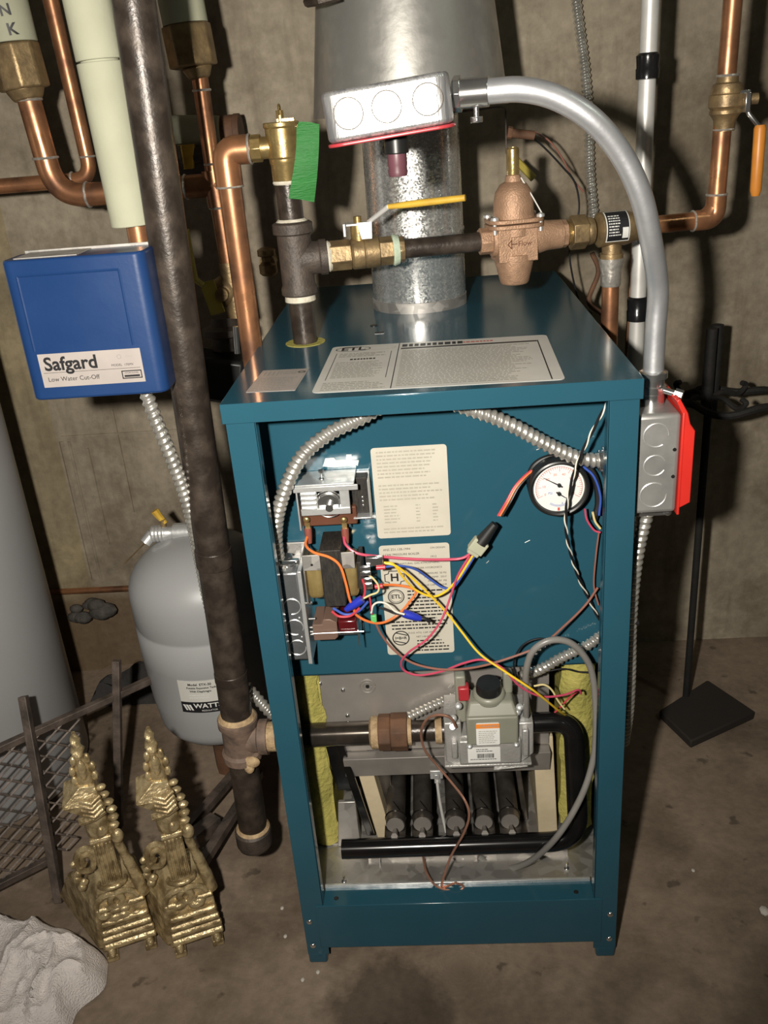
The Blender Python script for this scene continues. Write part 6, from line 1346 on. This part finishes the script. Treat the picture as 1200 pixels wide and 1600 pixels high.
    mb = MB(); pp = [V((0, 0.020, 0.316+0.032*k/24)) for k in range(25)]
    mb.tube(pp, 0.007, 14, rf=lambda k, a: (0.0078*(1-(k/24)**2*0.65))*(1+0.22*math.cos(2*a+k*0.55)))
    obj('twisted_finial', fin(mb), M_andiron, t)
    return t, R_, B
b1 = G(205, 1490, 0); b2 = G(300, 1482, 0)
def bar_for(t, R_, B, pts, label):
    for a, b, m_, s in pts:
        mb = MB(); bar(mb, a, b, s); obj('log_bar', mb, m_, t, 0.001)
t1 = andiron('andiron', (b1.x-0.004, b1.y+0.006, 0), 0.36, 'left brass andiron with ornate scrolls, nearer the white towel')
t2 = andiron('andiron', (b2.x+0.006, b2.y+0.004, 0), 0.36, 'right brass andiron with ornate scrolls, nearer the boiler')
bar_for(*t1, [(V((b1.x+0.01, b1.y+0.08, 0.065)), G(372, 1203, 0.045), M_bar, 0.015), (G(372, 1203, 0.045), G(366, 1218, 0.003), M_bar, 0.013)], '')
bar_for(*t2, [(V((b2.x+0.0, b2.y+0.085, 0.065)), G(405, 1208, 0.040), M_bar, 0.015), (G(288, 1322, 0.055), G(338, 1282, 0.052), M_bar, 0.024)], '')
# ================================================================== towel
mb = MB(); n = 60; rnd = random.Random(3)
cxy = V((-0.645, -0.035, 0)); vs = []
def th(x, y):
    q = V((x*7, y*7, 0.3)); wv = noise.noise(V((x*5, y*5, 5.0)))
    r1_ = 1-abs(noise.noise(V((x*9+wv*1.6, y*12-wv*1.2, 1.0))))*2.6; r2_ = 1-abs(noise.noise(V((x*20+wv*2, y*17, 7.0))))*2.4
    return 0.020+0.020*noise.noise(q)+0.016*max(0, r1_)**2.5+0.007*max(0, r2_)**3+0.0022*noise.noise(V((x*90, y*90, 2)))
for j in range(n+1):
    rr2 = j/n
    for i in range(96):
        a = 2*PI*i/96; Rm = 0.135+0.010*math.sin(3*a+1)+0.006*math.sin(7*a)+0.004*math.sin(13*a+2)
        Rm *= 1+0.5*max(0, -math.cos(a))**1.5
        x = cxy.x+Rm*rr2*math.cos(a); y = cxy.y+Rm*rr2*math.sin(a)*(0.95 if math.sin(a) < 0 else 0.80)
        e = 1-max(0, (rr2-0.75)/0.25)**2.5
        vs.append((x, y, 0.003+max(0.0, th(x, y)+0.012)*e+0.006*math.sqrt(max(0, e))))
mb.add(vs, [(j*96+i, j*96+(i+1) % 96, (j+1)*96+(i+1) % 96, (j+1)*96+i) for j in range(n) for i in range(96)])
solo('towel', mb, M_cloth, 'crumpled white terry towel on the floor at bottom left', 'towel')
# grit on the floor
for k, (a, b) in enumerate(((441, 1420), (446, 1464), (473, 1532), (497, 1520), (1083, 1361), (1194, 1426))):
    mb = MB(); q = G(a, b, 0); s_ = 0.0028 if k < 5 else 0.007; mb.sph((q.x, q.y, s_*0.5), s_, (1, 1.3, 0.5), 7, 5)
    where = ('between left post and andirons, upper', 'between left post and andirons, lower', 'in front of the left foot', 'just below the boiler left foot', 'on bare floor right of the boiler', 'at the right edge of floor')[k]
    solo('grit_chip', mb, M_debris, 'small pale chip on the floor '+where, 'chip', 'pale chips on the floor')
